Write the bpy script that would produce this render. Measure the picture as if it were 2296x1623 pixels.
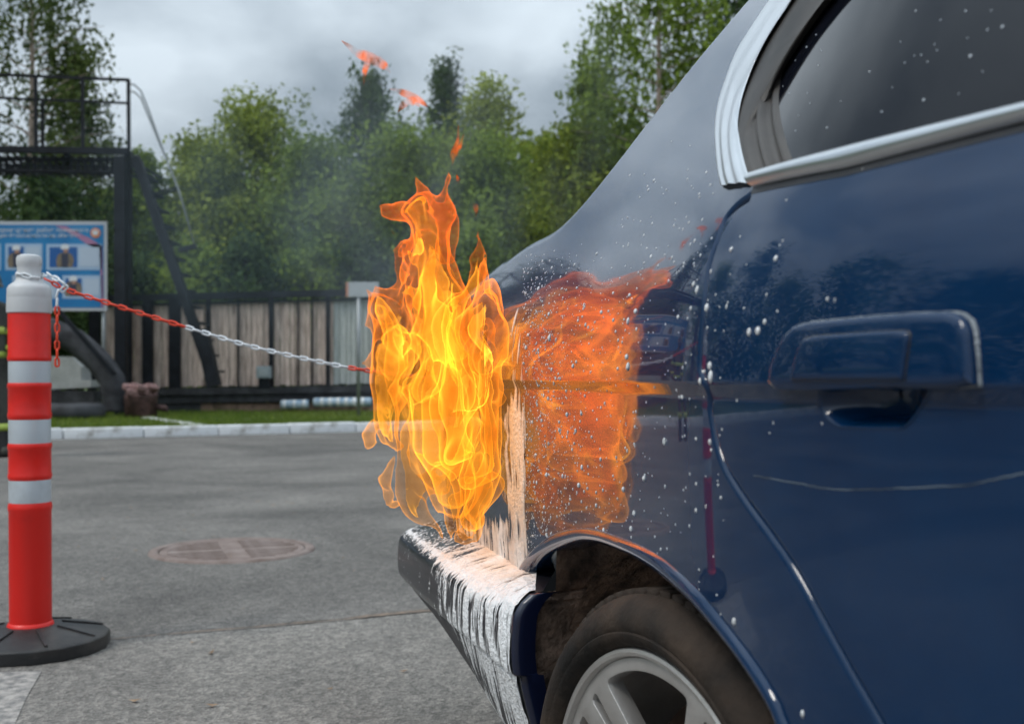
import bpy, bmesh, math, random
import numpy as np
from mathutils import Vector, Matrix
from mathutils.geometry import delaunay_2d_cdt

random.seed(7); rng = np.random.default_rng(11)
sc = bpy.context.scene
for o in list(bpy.data.objects): bpy.data.objects.remove(o)
col = sc.collection

# ------------------------------------------------------------------ camera
FPX, CX, HY = 2520.0, 1148.0, 845.0       # focal length and principal point in 2296x1623 units
CAMH = 0.80
cam_d = bpy.data.cameras.new('camera'); cam = bpy.data.objects.new('camera', cam_d); col.objects.link(cam)
cam.location = (0, 0, CAMH); cam.rotation_euler = (math.pi/2, 0, 0)
cam_d.sensor_width = 36.0; cam_d.lens = 36.0*FPX/2296.0
cam_d.shift_y = (HY-811.5)/2296.0
cam_d.clip_start = 0.02; cam_d.clip_end = 2000
cam_d.dof.use_dof = True; cam_d.dof.focus_distance = 1.62; cam_d.dof.aperture_fstop = 7.1
sc.camera = cam

# ------------------------------------------------------------------ overcast sky
SUN_EL, SUN_AZ = math.radians(52), math.radians(-120)    # azimuth from +Y, clockwise
w = bpy.data.worlds.new('World'); sc.world = w; w.use_nodes = True
nt = w.node_tree; nt.nodes.clear()
def N(t, ty, **kw):
    n = t.nodes.new(ty)
    for k, v in kw.items():
        if k == 'inp':
            for kk, vv in v.items(): n.inputs[kk].default_value = vv
        else: setattr(n, k, v)
    return n
out = N(nt, 'ShaderNodeOutputWorld')
sky = N(nt, 'ShaderNodeTexSky', sky_type='NISHITA', sun_disc=False, sun_elevation=SUN_EL, sun_rotation=SUN_AZ)
bg1 = N(nt, 'ShaderNodeBackground', inp={'Strength': 0.05}); nt.links.new(sky.outputs[0], bg1.inputs[0])
tc = N(nt, 'ShaderNodeTexCoord'); sep = N(nt, 'ShaderNodeSeparateXYZ'); nt.links.new(tc.outputs['Generated'], sep.inputs[0])
# flat cloud deck: project the direction on a plane overhead, so clouds shrink towards the horizon
ab = N(nt, 'ShaderNodeMath', operation='MAXIMUM', inp={1: 0.0}); nt.links.new(sep.outputs[2], ab.inputs[0])
ad = N(nt, 'ShaderNodeMath', operation='ADD', inp={1: 0.22}); nt.links.new(ab.outputs[0], ad.inputs[0])
dx = N(nt, 'ShaderNodeMath', operation='DIVIDE'); dy = N(nt, 'ShaderNodeMath', operation='DIVIDE')
nt.links.new(sep.outputs[0], dx.inputs[0]); nt.links.new(ad.outputs[0], dx.inputs[1])
nt.links.new(sep.outputs[1], dy.inputs[0]); nt.links.new(ad.outputs[0], dy.inputs[1])
cb = N(nt, 'ShaderNodeCombineXYZ', inp={2: 3.7}); nt.links.new(dx.outputs[0], cb.inputs[0]); nt.links.new(dy.outputs[0], cb.inputs[1])
nz = N(nt, 'ShaderNodeTexNoise', inp={'Scale': 1.9, 'Detail': 6.0, 'Roughness': 0.5, 'Distortion': 0.15}); nt.links.new(cb.outputs[0], nz.inputs['Vector'])
cr = N(nt, 'ShaderNodeValToRGB'); nt.links.new(nz.outputs[0], cr.inputs[0])
cr.color_ramp.elements[0].position = 0.33; cr.color_ramp.elements[0].color = (0.29, 0.36, 0.43, 1)
cr.color_ramp.elements[1].position = 0.66; cr.color_ramp.elements[1].color = (0.80, 0.91, 1.00, 1)
# CIE overcast: the zenith is about three times as bright as the horizon
g1 = N(nt, 'ShaderNodeMath', operation='MULTIPLY_ADD', inp={1: 1.9, 2: 0.50}); nt.links.new(ab.outputs[0], g1.inputs[0])
bg2 = N(nt, 'ShaderNodeBackground'); nt.links.new(cr.outputs[0], bg2.inputs[0]); nt.links.new(g1.outputs[0], bg2.inputs[1])
mx = N(nt, 'ShaderNodeMixShader', inp={0: 0.9}); nt.links.new(bg1.outputs[0], mx.inputs[1]); nt.links.new(bg2.outputs[0], mx.inputs[2])
nt.links.new(mx.outputs[0], out.inputs[0])

sun_d = bpy.data.lights.new('sun', 'SUN'); sun = bpy.data.objects.new('sun', sun_d); col.objects.link(sun)
sun_d.energy = 1.5; sun_d.angle = math.radians(16); sun_d.color = (1.0, 0.95, 0.88)
sv = Vector((math.sin(SUN_AZ)*math.cos(SUN_EL), math.cos(SUN_AZ)*math.cos(SUN_EL), math.sin(SUN_EL)))
sun.rotation_euler = sv.to_track_quat('Z', 'Y').to_euler(); sun.location = sv*40

sc.view_settings.view_transform = 'Standard'; sc.view_settings.look = 'None'
sc.view_settings.exposure = 0.0; sc.view_settings.gamma = 1.0; sc.view_settings.use_curve_mapping = False
sc.render.engine = 'CYCLES'
cy = sc.cycles
cy.use_denoising = True; cy.max_bounces = 6; cy.transparent_max_bounces = 48; cy.volume_bounces = 0
cy.glossy_bounces = 3; cy.diffuse_bounces = 2; cy.transmission_bounces = 4
cy.sample_clamp_indirect = 6.0; cy.use_fast_gi = False; cy.caustics_reflective = False; cy.caustics_refractive = False
cy.use_adaptive_sampling = True; cy.adaptive_threshold = .025; cy.adaptive_min_samples = 16
cy.volume_step_rate = 1.0; cy.volume_max_steps = 64

# ------------------------------------------------------------------ helpers
def tag(o, label=None, cat=None, group=None, kind=None):
    if label: o['label'] = label
    if cat: o['category'] = cat
    if group: o['group'] = group
    if kind: o['kind'] = kind
    return o
def empty(name, loc=(0, 0, 0), rz=0, label=None, cat=None, group=None, kind=None):
    o = bpy.data.objects.new(name, None); col.objects.link(o); o.location = loc; o.rotation_euler = (0, 0, rz)
    o.empty_display_size = 0.1
    return tag(o, label, cat, group, kind)
def obj_me(name, me, parent=None, loc=None, rot=None):
    o = bpy.data.objects.new(name, me); col.objects.link(o)
    if parent: o.parent = parent
    if loc is not None: o.location = loc
    if rot is not None: o.rotation_euler = rot
    return o
def mesh(name, V, F, mat=None, smooth=False, normals=None):
    me = bpy.data.meshes.new(name)
    V = np.asarray(V, np.float32).reshape(-1, 3)
    if isinstance(F, np.ndarray):
        n = F.shape[1]; me.vertices.add(len(V)); me.vertices.foreach_set('co', V.ravel())
        me.loops.add(F.size); me.loops.foreach_set('vertex_index', F.ravel().astype(np.int32))
        me.polygons.add(len(F)); me.polygons.foreach_set('loop_start', np.arange(0, F.size, n, dtype=np.int32))
        me.update(calc_edges=True); me.validate()
    else:
        me.from_pydata(V.tolist(), [], F); me.update()
    if mat: me.materials.append(mat)
    if smooth: me.polygons.foreach_set('use_smooth', [True]*len(me.polygons))
    if normals is not None and len(me.vertices) == len(normals): me.normals_split_custom_set_from_vertices(np.asarray(normals).tolist())
    return me
def mobj(name, V, F, mat=None, parent=None, smooth=False, normals=None, **kw):
    return obj_me(name, mesh(name, V, F, mat, smooth, normals), parent, **kw)
class MB:
    """collects simple shapes into one mesh"""
    def __init__(s): s.V = []; s.F = []
    def add(s, V, F):
        b = len(s.V); s.V += [tuple(v) for v in V]; s.F += [tuple(i+b for i in f) for f in F]; return s
    def box(s, x0, x1, y0, y1, z0, z1):
        return s.add([(x0,y0,z0),(x1,y0,z0),(x1,y1,z0),(x0,y1,z0),(x0,y0,z1),(x1,y0,z1),(x1,y1,z1),(x0,y1,z1)],
              [(3,2,1,0),(4,5,6,7),(0,1,5,4),(1,2,6,5),(2,3,7,6),(3,0,4,7)])
    def bar(s, a, b, wx, wy, up=(0,0,1)):
        a = Vector(a); b = Vector(b); d = (b-a).normalized(); u = Vector(up)
        if abs(d.dot(u)) > .98: u = Vector((0,1,0))
        x = d.cross(u).normalized(); y = x.cross(d).normalized()
        P = []
        for p in (a, b):
            for sx, sy in ((-1,-1),(1,-1),(1,1),(-1,1)): P.append(p+x*(sx*wx/2)+y*(sy*wy/2))
        return s.add(P, [(3,2,1,0),(4,5,6,7),(0,1,5,4),(1,2,6,5),(2,3,7,6),(3,0,4,7)])
    def tube(s, pts, rad, n=8, caps=True):
        pts = [Vector(p) for p in pts]; rads = rad if hasattr(rad, '__len__') else [rad]*len(pts)
        prev = None; rings = []
        for i, p in enumerate(pts):
            t = (pts[min(i+1, len(pts)-1)]-pts[max(i-1, 0)]).normalized()
            if prev is None:
                u = t.orthogonal().normalized()
            else:
                u = (prev - t*prev.dot(t)).normalized()
            prev = u; v = t.cross(u)
            rings.append([p+(u*math.cos(k*2*math.pi/n)+v*math.sin(k*2*math.pi/n))*rads[i] for k in range(n)])
        V = [q for r in rings for q in r]; F = []
        for i in range(len(pts)-1):
            for k in range(n): F.append((i*n+k, i*n+(k+1)%n, (i+1)*n+(k+1)%n, (i+1)*n+k))
        if caps: F += [tuple(range(n-1, -1, -1)), tuple((len(pts)-1)*n+k for k in range(n))]
        return s.add(V, F)
    def lathe(s, prof, n=32, axis='z', c=(0,0,0)):
        V = []; F = []; m = len(prof)
        for k in range(n):
            a = 2*math.pi*k/n
            for r, h in prof:
                p = (r*math.cos(a), r*math.sin(a), h) if axis == 'z' else (r*math.cos(a), h, r*math.sin(a))
                V.append((p[0]+c[0], p[1]+c[1], p[2]+c[2]))
        for k in range(n):
            for j in range(m-1):
                q = (k*m+j, ((k+1)%n)*m+j, ((k+1)%n)*m+j+1, k*m+j+1)
                F.append(q if axis == 'z' else q[::-1])
        return s.add(V, F)
    def build(s, name, mat=None, parent=None, smooth=False, bevel=0, bseg=2, **kw):
        o = mobj(name, s.V, s.F, mat, parent, smooth, **kw)
        if bevel:
            m = o.modifiers.new('bevel', 'BEVEL'); m.width = bevel; m.segments = bseg; m.limit_method = 'ANGLE'
            o.data.polygons.foreach_set('use_smooth', [True]*len(o.data.polygons))
            m.harden_normals = True
        return o
def autosmooth(o, ang=35):
    me = o.data; bm = bmesh.new(); bm.from_mesh(me)
    for f in bm.faces: f.smooth = True
    for e in bm.edges:
        if len(e.link_faces) == 2 and e.calc_face_angle(0) > math.radians(ang): e.smooth = False
    bm.to_mesh(me); bm.free(); return o
def W(px, py, Y):                      # the point seen at (px, py) at distance Y
    return Vector(((px-CX)/FPX*Y, Y, CAMH-(py-HY)/FPX*Y))
def G(px, py, z=0.0):                  # the point seen at (px, py) on a horizontal plane
    return W(px, py, (CAMH-z)*FPX/(py-HY))

# periodic value noise for building shapes
_T = rng.random((64, 64, 64)).astype(np.float32)*2-1
def vnoise(x, y, z):
    x = np.asarray(x, np.float32); y = np.asarray(y, np.float32); z = np.asarray(z, np.float32)
    x, y, z = np.broadcast_arrays(x, y, z)
    xi = np.floor(x).astype(np.int32); yi = np.floor(y).astype(np.int32); zi = np.floor(z).astype(np.int32)
    fx = x-xi; fy = y-yi; fz = z-zi
    fx = fx*fx*(3-2*fx); fy = fy*fy*(3-2*fy); fz = fz*fz*(3-2*fz)
    x0 = xi & 63; y0 = yi & 63; z0 = zi & 63; x1 = (xi+1) & 63; y1 = (yi+1) & 63; z1 = (zi+1) & 63
    c = lambda a, b, d: _T[a, b, d]
    a0 = c(x0,y0,z0)*(1-fx)+c(x1,y0,z0)*fx; a1 = c(x0,y1,z0)*(1-fx)+c(x1,y1,z0)*fx
    b0 = c(x0,y0,z1)*(1-fx)+c(x1,y0,z1)*fx; b1 = c(x0,y1,z1)*(1-fx)+c(x1,y1,z1)*fx
    return (a0*(1-fy)+a1*fy)*(1-fz)+(b0*(1-fy)+b1*fy)*fz
def fnoise(x, y, z, o=3):
    s = 0; a = 1.0; t = 0
    for k in range(o):
        s = s+a*vnoise(x*2**k+k*17.3, y*2**k+k*5.1, z*2**k+k*9.7); t += a; a *= .5
    return s/t

# ------------------------------------------------------------------ materials
def mat(name, colr=(.5,.5,.5), rough=.6, metal=0.0, spec=.5, var=0.0, vscale=8.0, bump=0.0, bscale=40.0, col2=None, coat=0.0,
        stretch=None, coatior=None, emis=None, detail=5.0, ramp=(.35,.65)):
    m = bpy.data.materials.new(name); m.use_nodes = True; t = m.node_tree; b = t.nodes['Principled BSDF']
    b.inputs['Base Color'].default_value = (*colr, 1); b.inputs['Roughness'].default_value = rough
    b.inputs['Metallic'].default_value = metal; b.inputs['Specular IOR Level'].default_value = spec
    if coat: b.inputs['Coat Weight'].default_value = coat; b.inputs['Coat Roughness'].default_value = .03
    if coatior: b.inputs['Coat IOR'].default_value = coatior
    tcn = N(t, 'ShaderNodeTexCoord'); src = tcn.outputs['Object']
    if stretch:
        mp = N(t, 'ShaderNodeMapping'); mp.inputs['Scale'].default_value = stretch; t.links.new(src, mp.inputs[0]); src = mp.outputs[0]
    if var or col2:
        nn = N(t, 'ShaderNodeTexNoise', inp={'Scale': vscale, 'Detail': detail, 'Roughness': .6}); t.links.new(src, nn.inputs['Vector'])
        r = N(t, 'ShaderNodeValToRGB'); t.links.new(nn.outputs[0], r.inputs[0])
        c2 = col2 if col2 else tuple(min(1, c*(1+var)) for c in colr); c1 = colr if col2 else tuple(c*(1-var) for c in colr)
        r.color_ramp.elements[0].position = ramp[0]; r.color_ramp.elements[1].position = ramp[1]
        r.color_ramp.elements[0].color = (*c1, 1); r.color_ramp.elements[1].color = (*c2, 1)
        t.links.new(r.outputs[0], b.inputs['Base Color'])
    if bump:
        n2 = N(t, 'ShaderNodeTexNoise', inp={'Scale': bscale, 'Detail': 4.0}); t.links.new(src, n2.inputs['Vector'])
        bp = N(t, 'ShaderNodeBump', inp={'Strength': bump, 'Distance': .01}); t.links.new(n2.outputs[0], bp.inputs['Height'])
        t.links.new(bp.outputs[0], b.inputs['Normal'])
    return m
# ------------------------------------------------------------------ ground
def asphalt(name, dark, light, speck):
    m = bpy.data.materials.new(name); m.use_nodes = True; t = m.node_tree; b = t.nodes['Principled BSDF']
    tcn = N(t, 'ShaderNodeTexCoord'); o = tcn.outputs['Object']
    n1 = N(t, 'ShaderNodeTexNoise', inp={'Scale': 1.1, 'Detail': 6.0, 'Roughness': .62}); t.links.new(o, n1.inputs['Vector'])
    r1 = N(t, 'ShaderNodeValToRGB'); t.links.new(n1.outputs[0], r1.inputs[0])
    r1.color_ramp.elements[0].position = .3; r1.color_ramp.elements[1].position = .7
    r1.color_ramp.elements[0].color = (*dark, 1); r1.color_ramp.elements[1].color = (*light, 1)
    v = N(t, 'ShaderNodeTexVoronoi', inp={'Scale': 150.0, 'Randomness': 1.0}); t.links.new(o, v.inputs['Vector'])
    vr = N(t, 'ShaderNodeValToRGB'); t.links.new(v.outputs['Color'], vr.inputs[0])
    vr.color_ramp.elements[0].color = (.5,.49,.48,1); vr.color_ramp.elements[1].color = (1.55,1.52,1.47,1)
    vr.color_ramp.elements[0].position = .15; vr.color_ramp.elements[1].position = .9
    v2 = N(t, 'ShaderNodeTexVoronoi', inp={'Scale': 45.0}); t.links.new(o, v2.inputs['Vector'])
    v2r = N(t, 'ShaderNodeValToRGB'); t.links.new(v2.outputs['Color'], v2r.inputs[0])
    v2r.color_ramp.elements[0].position = .0; v2r.color_ramp.elements[0].color = (.55,.54,.53,1)
    v2r.color_ramp.elements[1].position = .95; v2r.color_ramp.elements[1].color = (speck, speck*.97, speck*.93, 1)
    m1 = N(t, 'ShaderNodeMixRGB', blend_type='MULTIPLY', inp={0: .75}); t.links.new(r1.outputs[0], m1.inputs[1]); t.links.new(vr.outputs[0], m1.inputs[2])
    m2 = N(t, 'ShaderNodeMixRGB', blend_type='MULTIPLY', inp={0: .6}); t.links.new(m1.outputs[0], m2.inputs[1]); t.links.new(v2r.outputs[0], m2.inputs[2])
    # brown leaf litter and dust specks
    n3 = N(t, 'ShaderNodeTexNoise', inp={'Scale': 9.0, 'Detail': 8.0, 'Roughness': .75}); t.links.new(o, n3.inputs['Vector'])
    r3 = N(t, 'ShaderNodeValToRGB'); t.links.new(n3.outputs[0], r3.inputs[0])
    r3.color_ramp.elements[0].position = .66; r3.color_ramp.elements[0].color = (0,0,0,1)
    r3.color_ramp.elements[1].position = .74; r3.color_ramp.elements[1].color = (.5,.5,.5,1)
    m3 = N(t, 'ShaderNodeMixRGB', inp={2: (.21,.15,.11,1)}); t.links.new(r3.outputs[0], m3.inputs[0]); t.links.new(m2.outputs[0], m3.inputs[1])
    # broad patches of wear and old oil stains
    n5 = N(t, 'ShaderNodeTexNoise', inp={'Scale': .55, 'Detail': 5.0, 'Roughness': .65, 'Distortion': .8}); t.links.new(o, n5.inputs['Vector'])
    r5 = N(t, 'ShaderNodeValToRGB'); t.links.new(n5.outputs[0], r5.inputs[0]); r5.color_ramp.elements[0].position = .32; r5.color_ramp.elements[0].color = (.68,.67,.66,1); r5.color_ramp.elements[1].position = .66; r5.color_ramp.elements[1].color = (1.2,1.18,1.15,1)
    m5 = N(t, 'ShaderNodeMixRGB', blend_type='MULTIPLY', inp={0: 1.0}); t.links.new(m3.outputs[0], m5.inputs[1]); t.links.new(r5.outputs[0], m5.inputs[2]); m3 = m5
    t.links.new(m3.outputs[0], b.inputs['Base Color']); b.inputs['Roughness'].default_value = .85; b.inputs['Specular IOR Level'].default_value = .3
    add = N(t, 'ShaderNodeMath', operation='ADD'); t.links.new(v.outputs['Distance'], add.inputs[0]); t.links.new(v2.outputs['Distance'], add.inputs[1])
    bp = N(t, 'ShaderNodeBump', inp={'Strength': .55, 'Distance': .006}); t.links.new(add.outputs[0], bp.inputs['Height']); t.links.new(bp.outputs[0], b.inputs['Normal'])
    return m
M = {}
M['asphalt'] = asphalt('asphalt', (.118,.116,.115), (.200,.195,.190), 1.3)
M['asphalt_new'] = asphalt('asphalt_new', (.160,.157,.153), (.232,.226,.219), 1.45)
M['seam'] = mat('seam_dirt', (.09,.08,.07), .95, col2=(.27,.20,.15), vscale=22, bump=.6, bscale=90)
M['marking'] = mat('worn_marking', (.16,.155,.15), .85, col2=(.40,.37,.34), vscale=34, bump=.5, bscale=120, ramp=(.36,.62))
M['soil'] = mat('lawn_soil', (.05,.075,.02), .95, col2=(.09,.12,.03), vscale=3)
M['kerb'] = mat('whitewashed_kerb', (.76,.77,.78), .85, col2=(.34,.32,.29), vscale=5, bump=.5, bscale=50, ramp=(.5,.74))
M['rust_lid'] = mat('rusty_iron', (.15,.105,.088), .85, col2=(.25,.20,.18), vscale=9, bump=.4, bscale=60)

o = mobj('asphalt_ground', [(-250,-150,0),(250,-150,0),(250,350,0),(-250,350,0)], [(0,1,2,3)], M['asphalt']); tag(o, kind='structure')
# the newer asphalt on the camera's side of the seam
SA, SB = Vector((-1.22, 3.39, 0)), Vector((-.312, 3.78, 0)); su = (SB-SA).normalized()
pts = []
for k in range(161):
    t_ = -6+k*.1; p = SA+su*t_; j = float(fnoise(t_*3.1, 1.3, 0.2, 3))*.035
    pts.append((p.x-su.y*j, p.y+su.x*j, .004))
e = pts[-1]; s_ = pts[0]
V = pts+[(e[0]+2, -9, .004), (s_[0]-2, -9, .004)]
tag(mobj('asphalt_patch', V, [tuple(range(len(V)))[::-1]], M['asphalt_new']), kind='structure')
# dirt strip lying in the seam, uneven
V = []; F = []
for k, p in enumerate(pts):
    wdt = .008+.05*abs(float(fnoise(k*.43, 8.1, 3.3, 3)))*1.6
    V += [(p[0]-.004, p[1]-.006, .0075), (p[0], p[1]+wdt, .0075)]
    if k: F.append((2*k-2, 2*k, 2*k+1, 2*k-1))
tag(mobj('seam_dirt_strip', V, F, M['seam']), kind='structure')
# worn painted marking below the post
mk = [G(-260,1520), G(94,1508), G(60,1566), G(28,1640), G(10,1700), G(-260,1720)]
tag(mobj('road_marking', [(p.x, p.y, .0062) for p in mk], [tuple(range(len(mk)))[::-1]], M['marking']), kind='structure')

db = []
for k in range(110):
    x_ = rng.uniform(-2.6, .3); y_ = rng.uniform(2.0, 9.0); a_ = rng.random()*6.28; r_ = .006+.012*rng.random()**2
    db.append((x_, y_, a_, r_))
lm_ = mat('dry_leaf', (.16,.10,.06), .9, col2=(.34,.24,.16), vscale=30)
V = []; F = []
for x_, y_, a_, r_ in db:
    b0 = len(V); c_, s__ = math.cos(a_), math.sin(a_)
    for u_, v_, z_ in ((-1,0,.3),(0,.45,.1),(1,0,.5),(0,-.45,.15)): V.append((x_+r_*(u_*c_-v_*s__), y_+r_*(u_*s__+v_*c_), .006+r_*z_))
    F.append((b0, b0+1, b0+2, b0+3))
tag(mobj('leaf_litter', V, F, lm_), 'tiny dry leaf scraps scattered over the asphalt', 'leaf litter', kind='stuff')
# manhole cover
mc = G(522, 1234); mh = empty('manhole_cover', (mc.x, mc.y, 0), .35, 'rusty round manhole cover set in the grey asphalt', 'manhole cover')
b = MB(); b.lathe([(.375,-.002),(.37,.009),(.335,.010),(.33,.006)], 48); b.build('frame_ring', M['rust_lid'], mh, True)
b = MB(); b.lathe([(.0,.007),(.322,.007),(.328,.0)], 48); b.build('lid', M['rust_lid'], mh)
for k in range(-5, 6):
    if k == 0: continue
    hw = math.sqrt(max(0, .295**2-(k*.05)**2))
    for x0_, x1_ in ((.05, hw), (-hw, -.05)):
        b = MB(); b.box(x0_, x1_, -.015, .015, .007, .0105); b.build('rib', M['rust_lid'], mh, loc=(0, k*.05, 0))

# kerb and lawn
KA = Vector((-5.87, 14.4, 0)); ku = Vector((3.79, 2.1, 0)).normalized(); kv = Vector((-ku.y, ku.x, 0))
kang = math.atan2(ku.y, ku.x)
kr = empty('kerb', KA, kang, kind='structure')
b = MB(); b.box(0, .985, 0, .16, -.1, .135); kme = None
for k in range(-11, 12):
    j = rng.random()
    if kme is None:
        ko = b.build('kerb_stone', M['kerb'], kr, bevel=.012); kme = ko.data
    else:
        ko = obj_me('kerb_stone', kme, kr)
        m = ko.modifiers.new('bevel', 'BEVEL'); m.width = .012; m.segments = 2
    ko.location = (k*1.0+.12, (j-.5)*.015, (rng.random()-.5)*.012); ko.rotation_euler = (0, (rng.random()-.5)*.008, (rng.random()-.5)*.01)
d0 = G(283, 930, .12); d1 = G(474, 958, .12); dd = (d1-d0); dl = math.hypot(dd.x, dd.y); da = math.atan2(dd.y, dd.x)
kr2 = empty('kerb', (d0.x, d0.y, 0), da, kind='structure')
for k in range(int(dl)):
    ko = obj_me('kerb_stone', kme, kr2, loc=(k, (rng.random()-.5)*.02, (rng.random()-.5)*.012-.008))
    m = ko.modifiers.new('bevel', 'BEVEL'); m.width = .012; m.segments = 2
def kp(t_, v_, z): p = KA+ku*t_+kv*v_; return (p.x, p.y, z)
tag(mobj('lawn', [kp(-70,.155,.095), kp(70,.155,.095), kp(90,160,.095), kp(-90,160,.095)], [(0,1,2,3)], M['soil']), kind='structure')

def leafmat(name, a, b_, tr=.35):
    m = bpy.data.materials.new(name); m.use_nodes = True; t = m.node_tree; t.nodes.clear()
    o_ = N(t, 'ShaderNodeOutputMaterial'); at = N(t, 'ShaderNodeAttribute', attribute_name='tint')
    mixc = N(t, 'ShaderNodeMixRGB', inp={1: (*a, 1), 2: (*b_, 1)}); t.links.new(at.outputs['Fac'], mixc.inputs[0])
    d = N(t, 'ShaderNodeBsdfDiffuse'); tl = N(t, 'ShaderNodeBsdfTranslucent')
    t.links.new(mixc.outputs[0], d.inputs[0]); t.links.new(mixc.outputs[0], tl.inputs[0])
    mm = N(t, 'ShaderNodeMixShader', inp={0: tr}); t.links.new(d.outputs[0], mm.inputs[1]); t.links.new(tl.outputs[0], mm.inputs[2])
    t.links.new(mm.outputs[0], o_.inputs[0]); return m
def leafmesh(name, C, size, mat_, tint, up=.0, aspect=.55):
    """rhombic leaves at C (n,3)"""
    n = len(C); d = rng.normal(size=(n,3)); d[:,2] += up; d /= np.linalg.norm(d, axis=1, keepdims=True)
    e = rng.normal(size=(n,3)); e -= d*(e*d).sum(1, keepdims=True); e /= np.linalg.norm(e, axis=1, keepdims=True)
    L = (size*(.7+.6*rng.random(n)))[:,None]
    V = np.stack([C-d*L*.5, C+e*L*aspect*.5, C+d*L*.5, C-e*L*aspect*.5], 1).reshape(-1,3)
    F = np.arange(4*n).reshape(-1,4)
    me = mesh(name, V, F, mat_)
    a = me.attributes.new('tint', 'FLOAT', 'POINT'); a.data.foreach_set('value', np.repeat(np.clip(tint,0,1), 4).astype(np.float32))
    return me
M['grass'] = leafmat('grass_blades', (.09,.15,.025), (.22,.27,.06), .3)
n = 42000; t_ = rng.uniform(-4, 13, n); v_ = .17+rng.random(n)**1.3*8.5
P = np.array([KA[:]])+t_[:,None]*np.array([ku[:]])+v_[:,None]*np.array([kv[:]]); P[:,2] = .095
hgt = .035+.05*rng.random(n)+.04*np.clip(fnoise(P[:,0]*.6, P[:,1]*.6, 0*P[:,0]), 0, 1)
lean = rng.normal(size=(n,2))*.03; ang = rng.random(n)*6.283; wd = .008
bx = np.stack([np.cos(ang)*wd, np.sin(ang)*wd, 0*ang], 1)
V = np.stack([P-bx, P+bx, P+np.stack([lean[:,0], lean[:,1], hgt], 1)], 1).reshape(-1,3)
me = mesh('grass', V, np.arange(3*n).reshape(-1,3), M['grass'])
a = me.attributes.new('tint', 'FLOAT', 'POINT'); a.data.foreach_set('value', np.repeat(np.clip(.45+.5*fnoise(P[:,0]*.8,P[:,1]*.8,0*P[:,0],3)+.25*rng.normal(size=n),0,1),3).astype(np.float32))
tag(obj_me('grass', me), 'short mown grass on the strip behind the white kerb', 'grass', kind='stuff')

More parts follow.
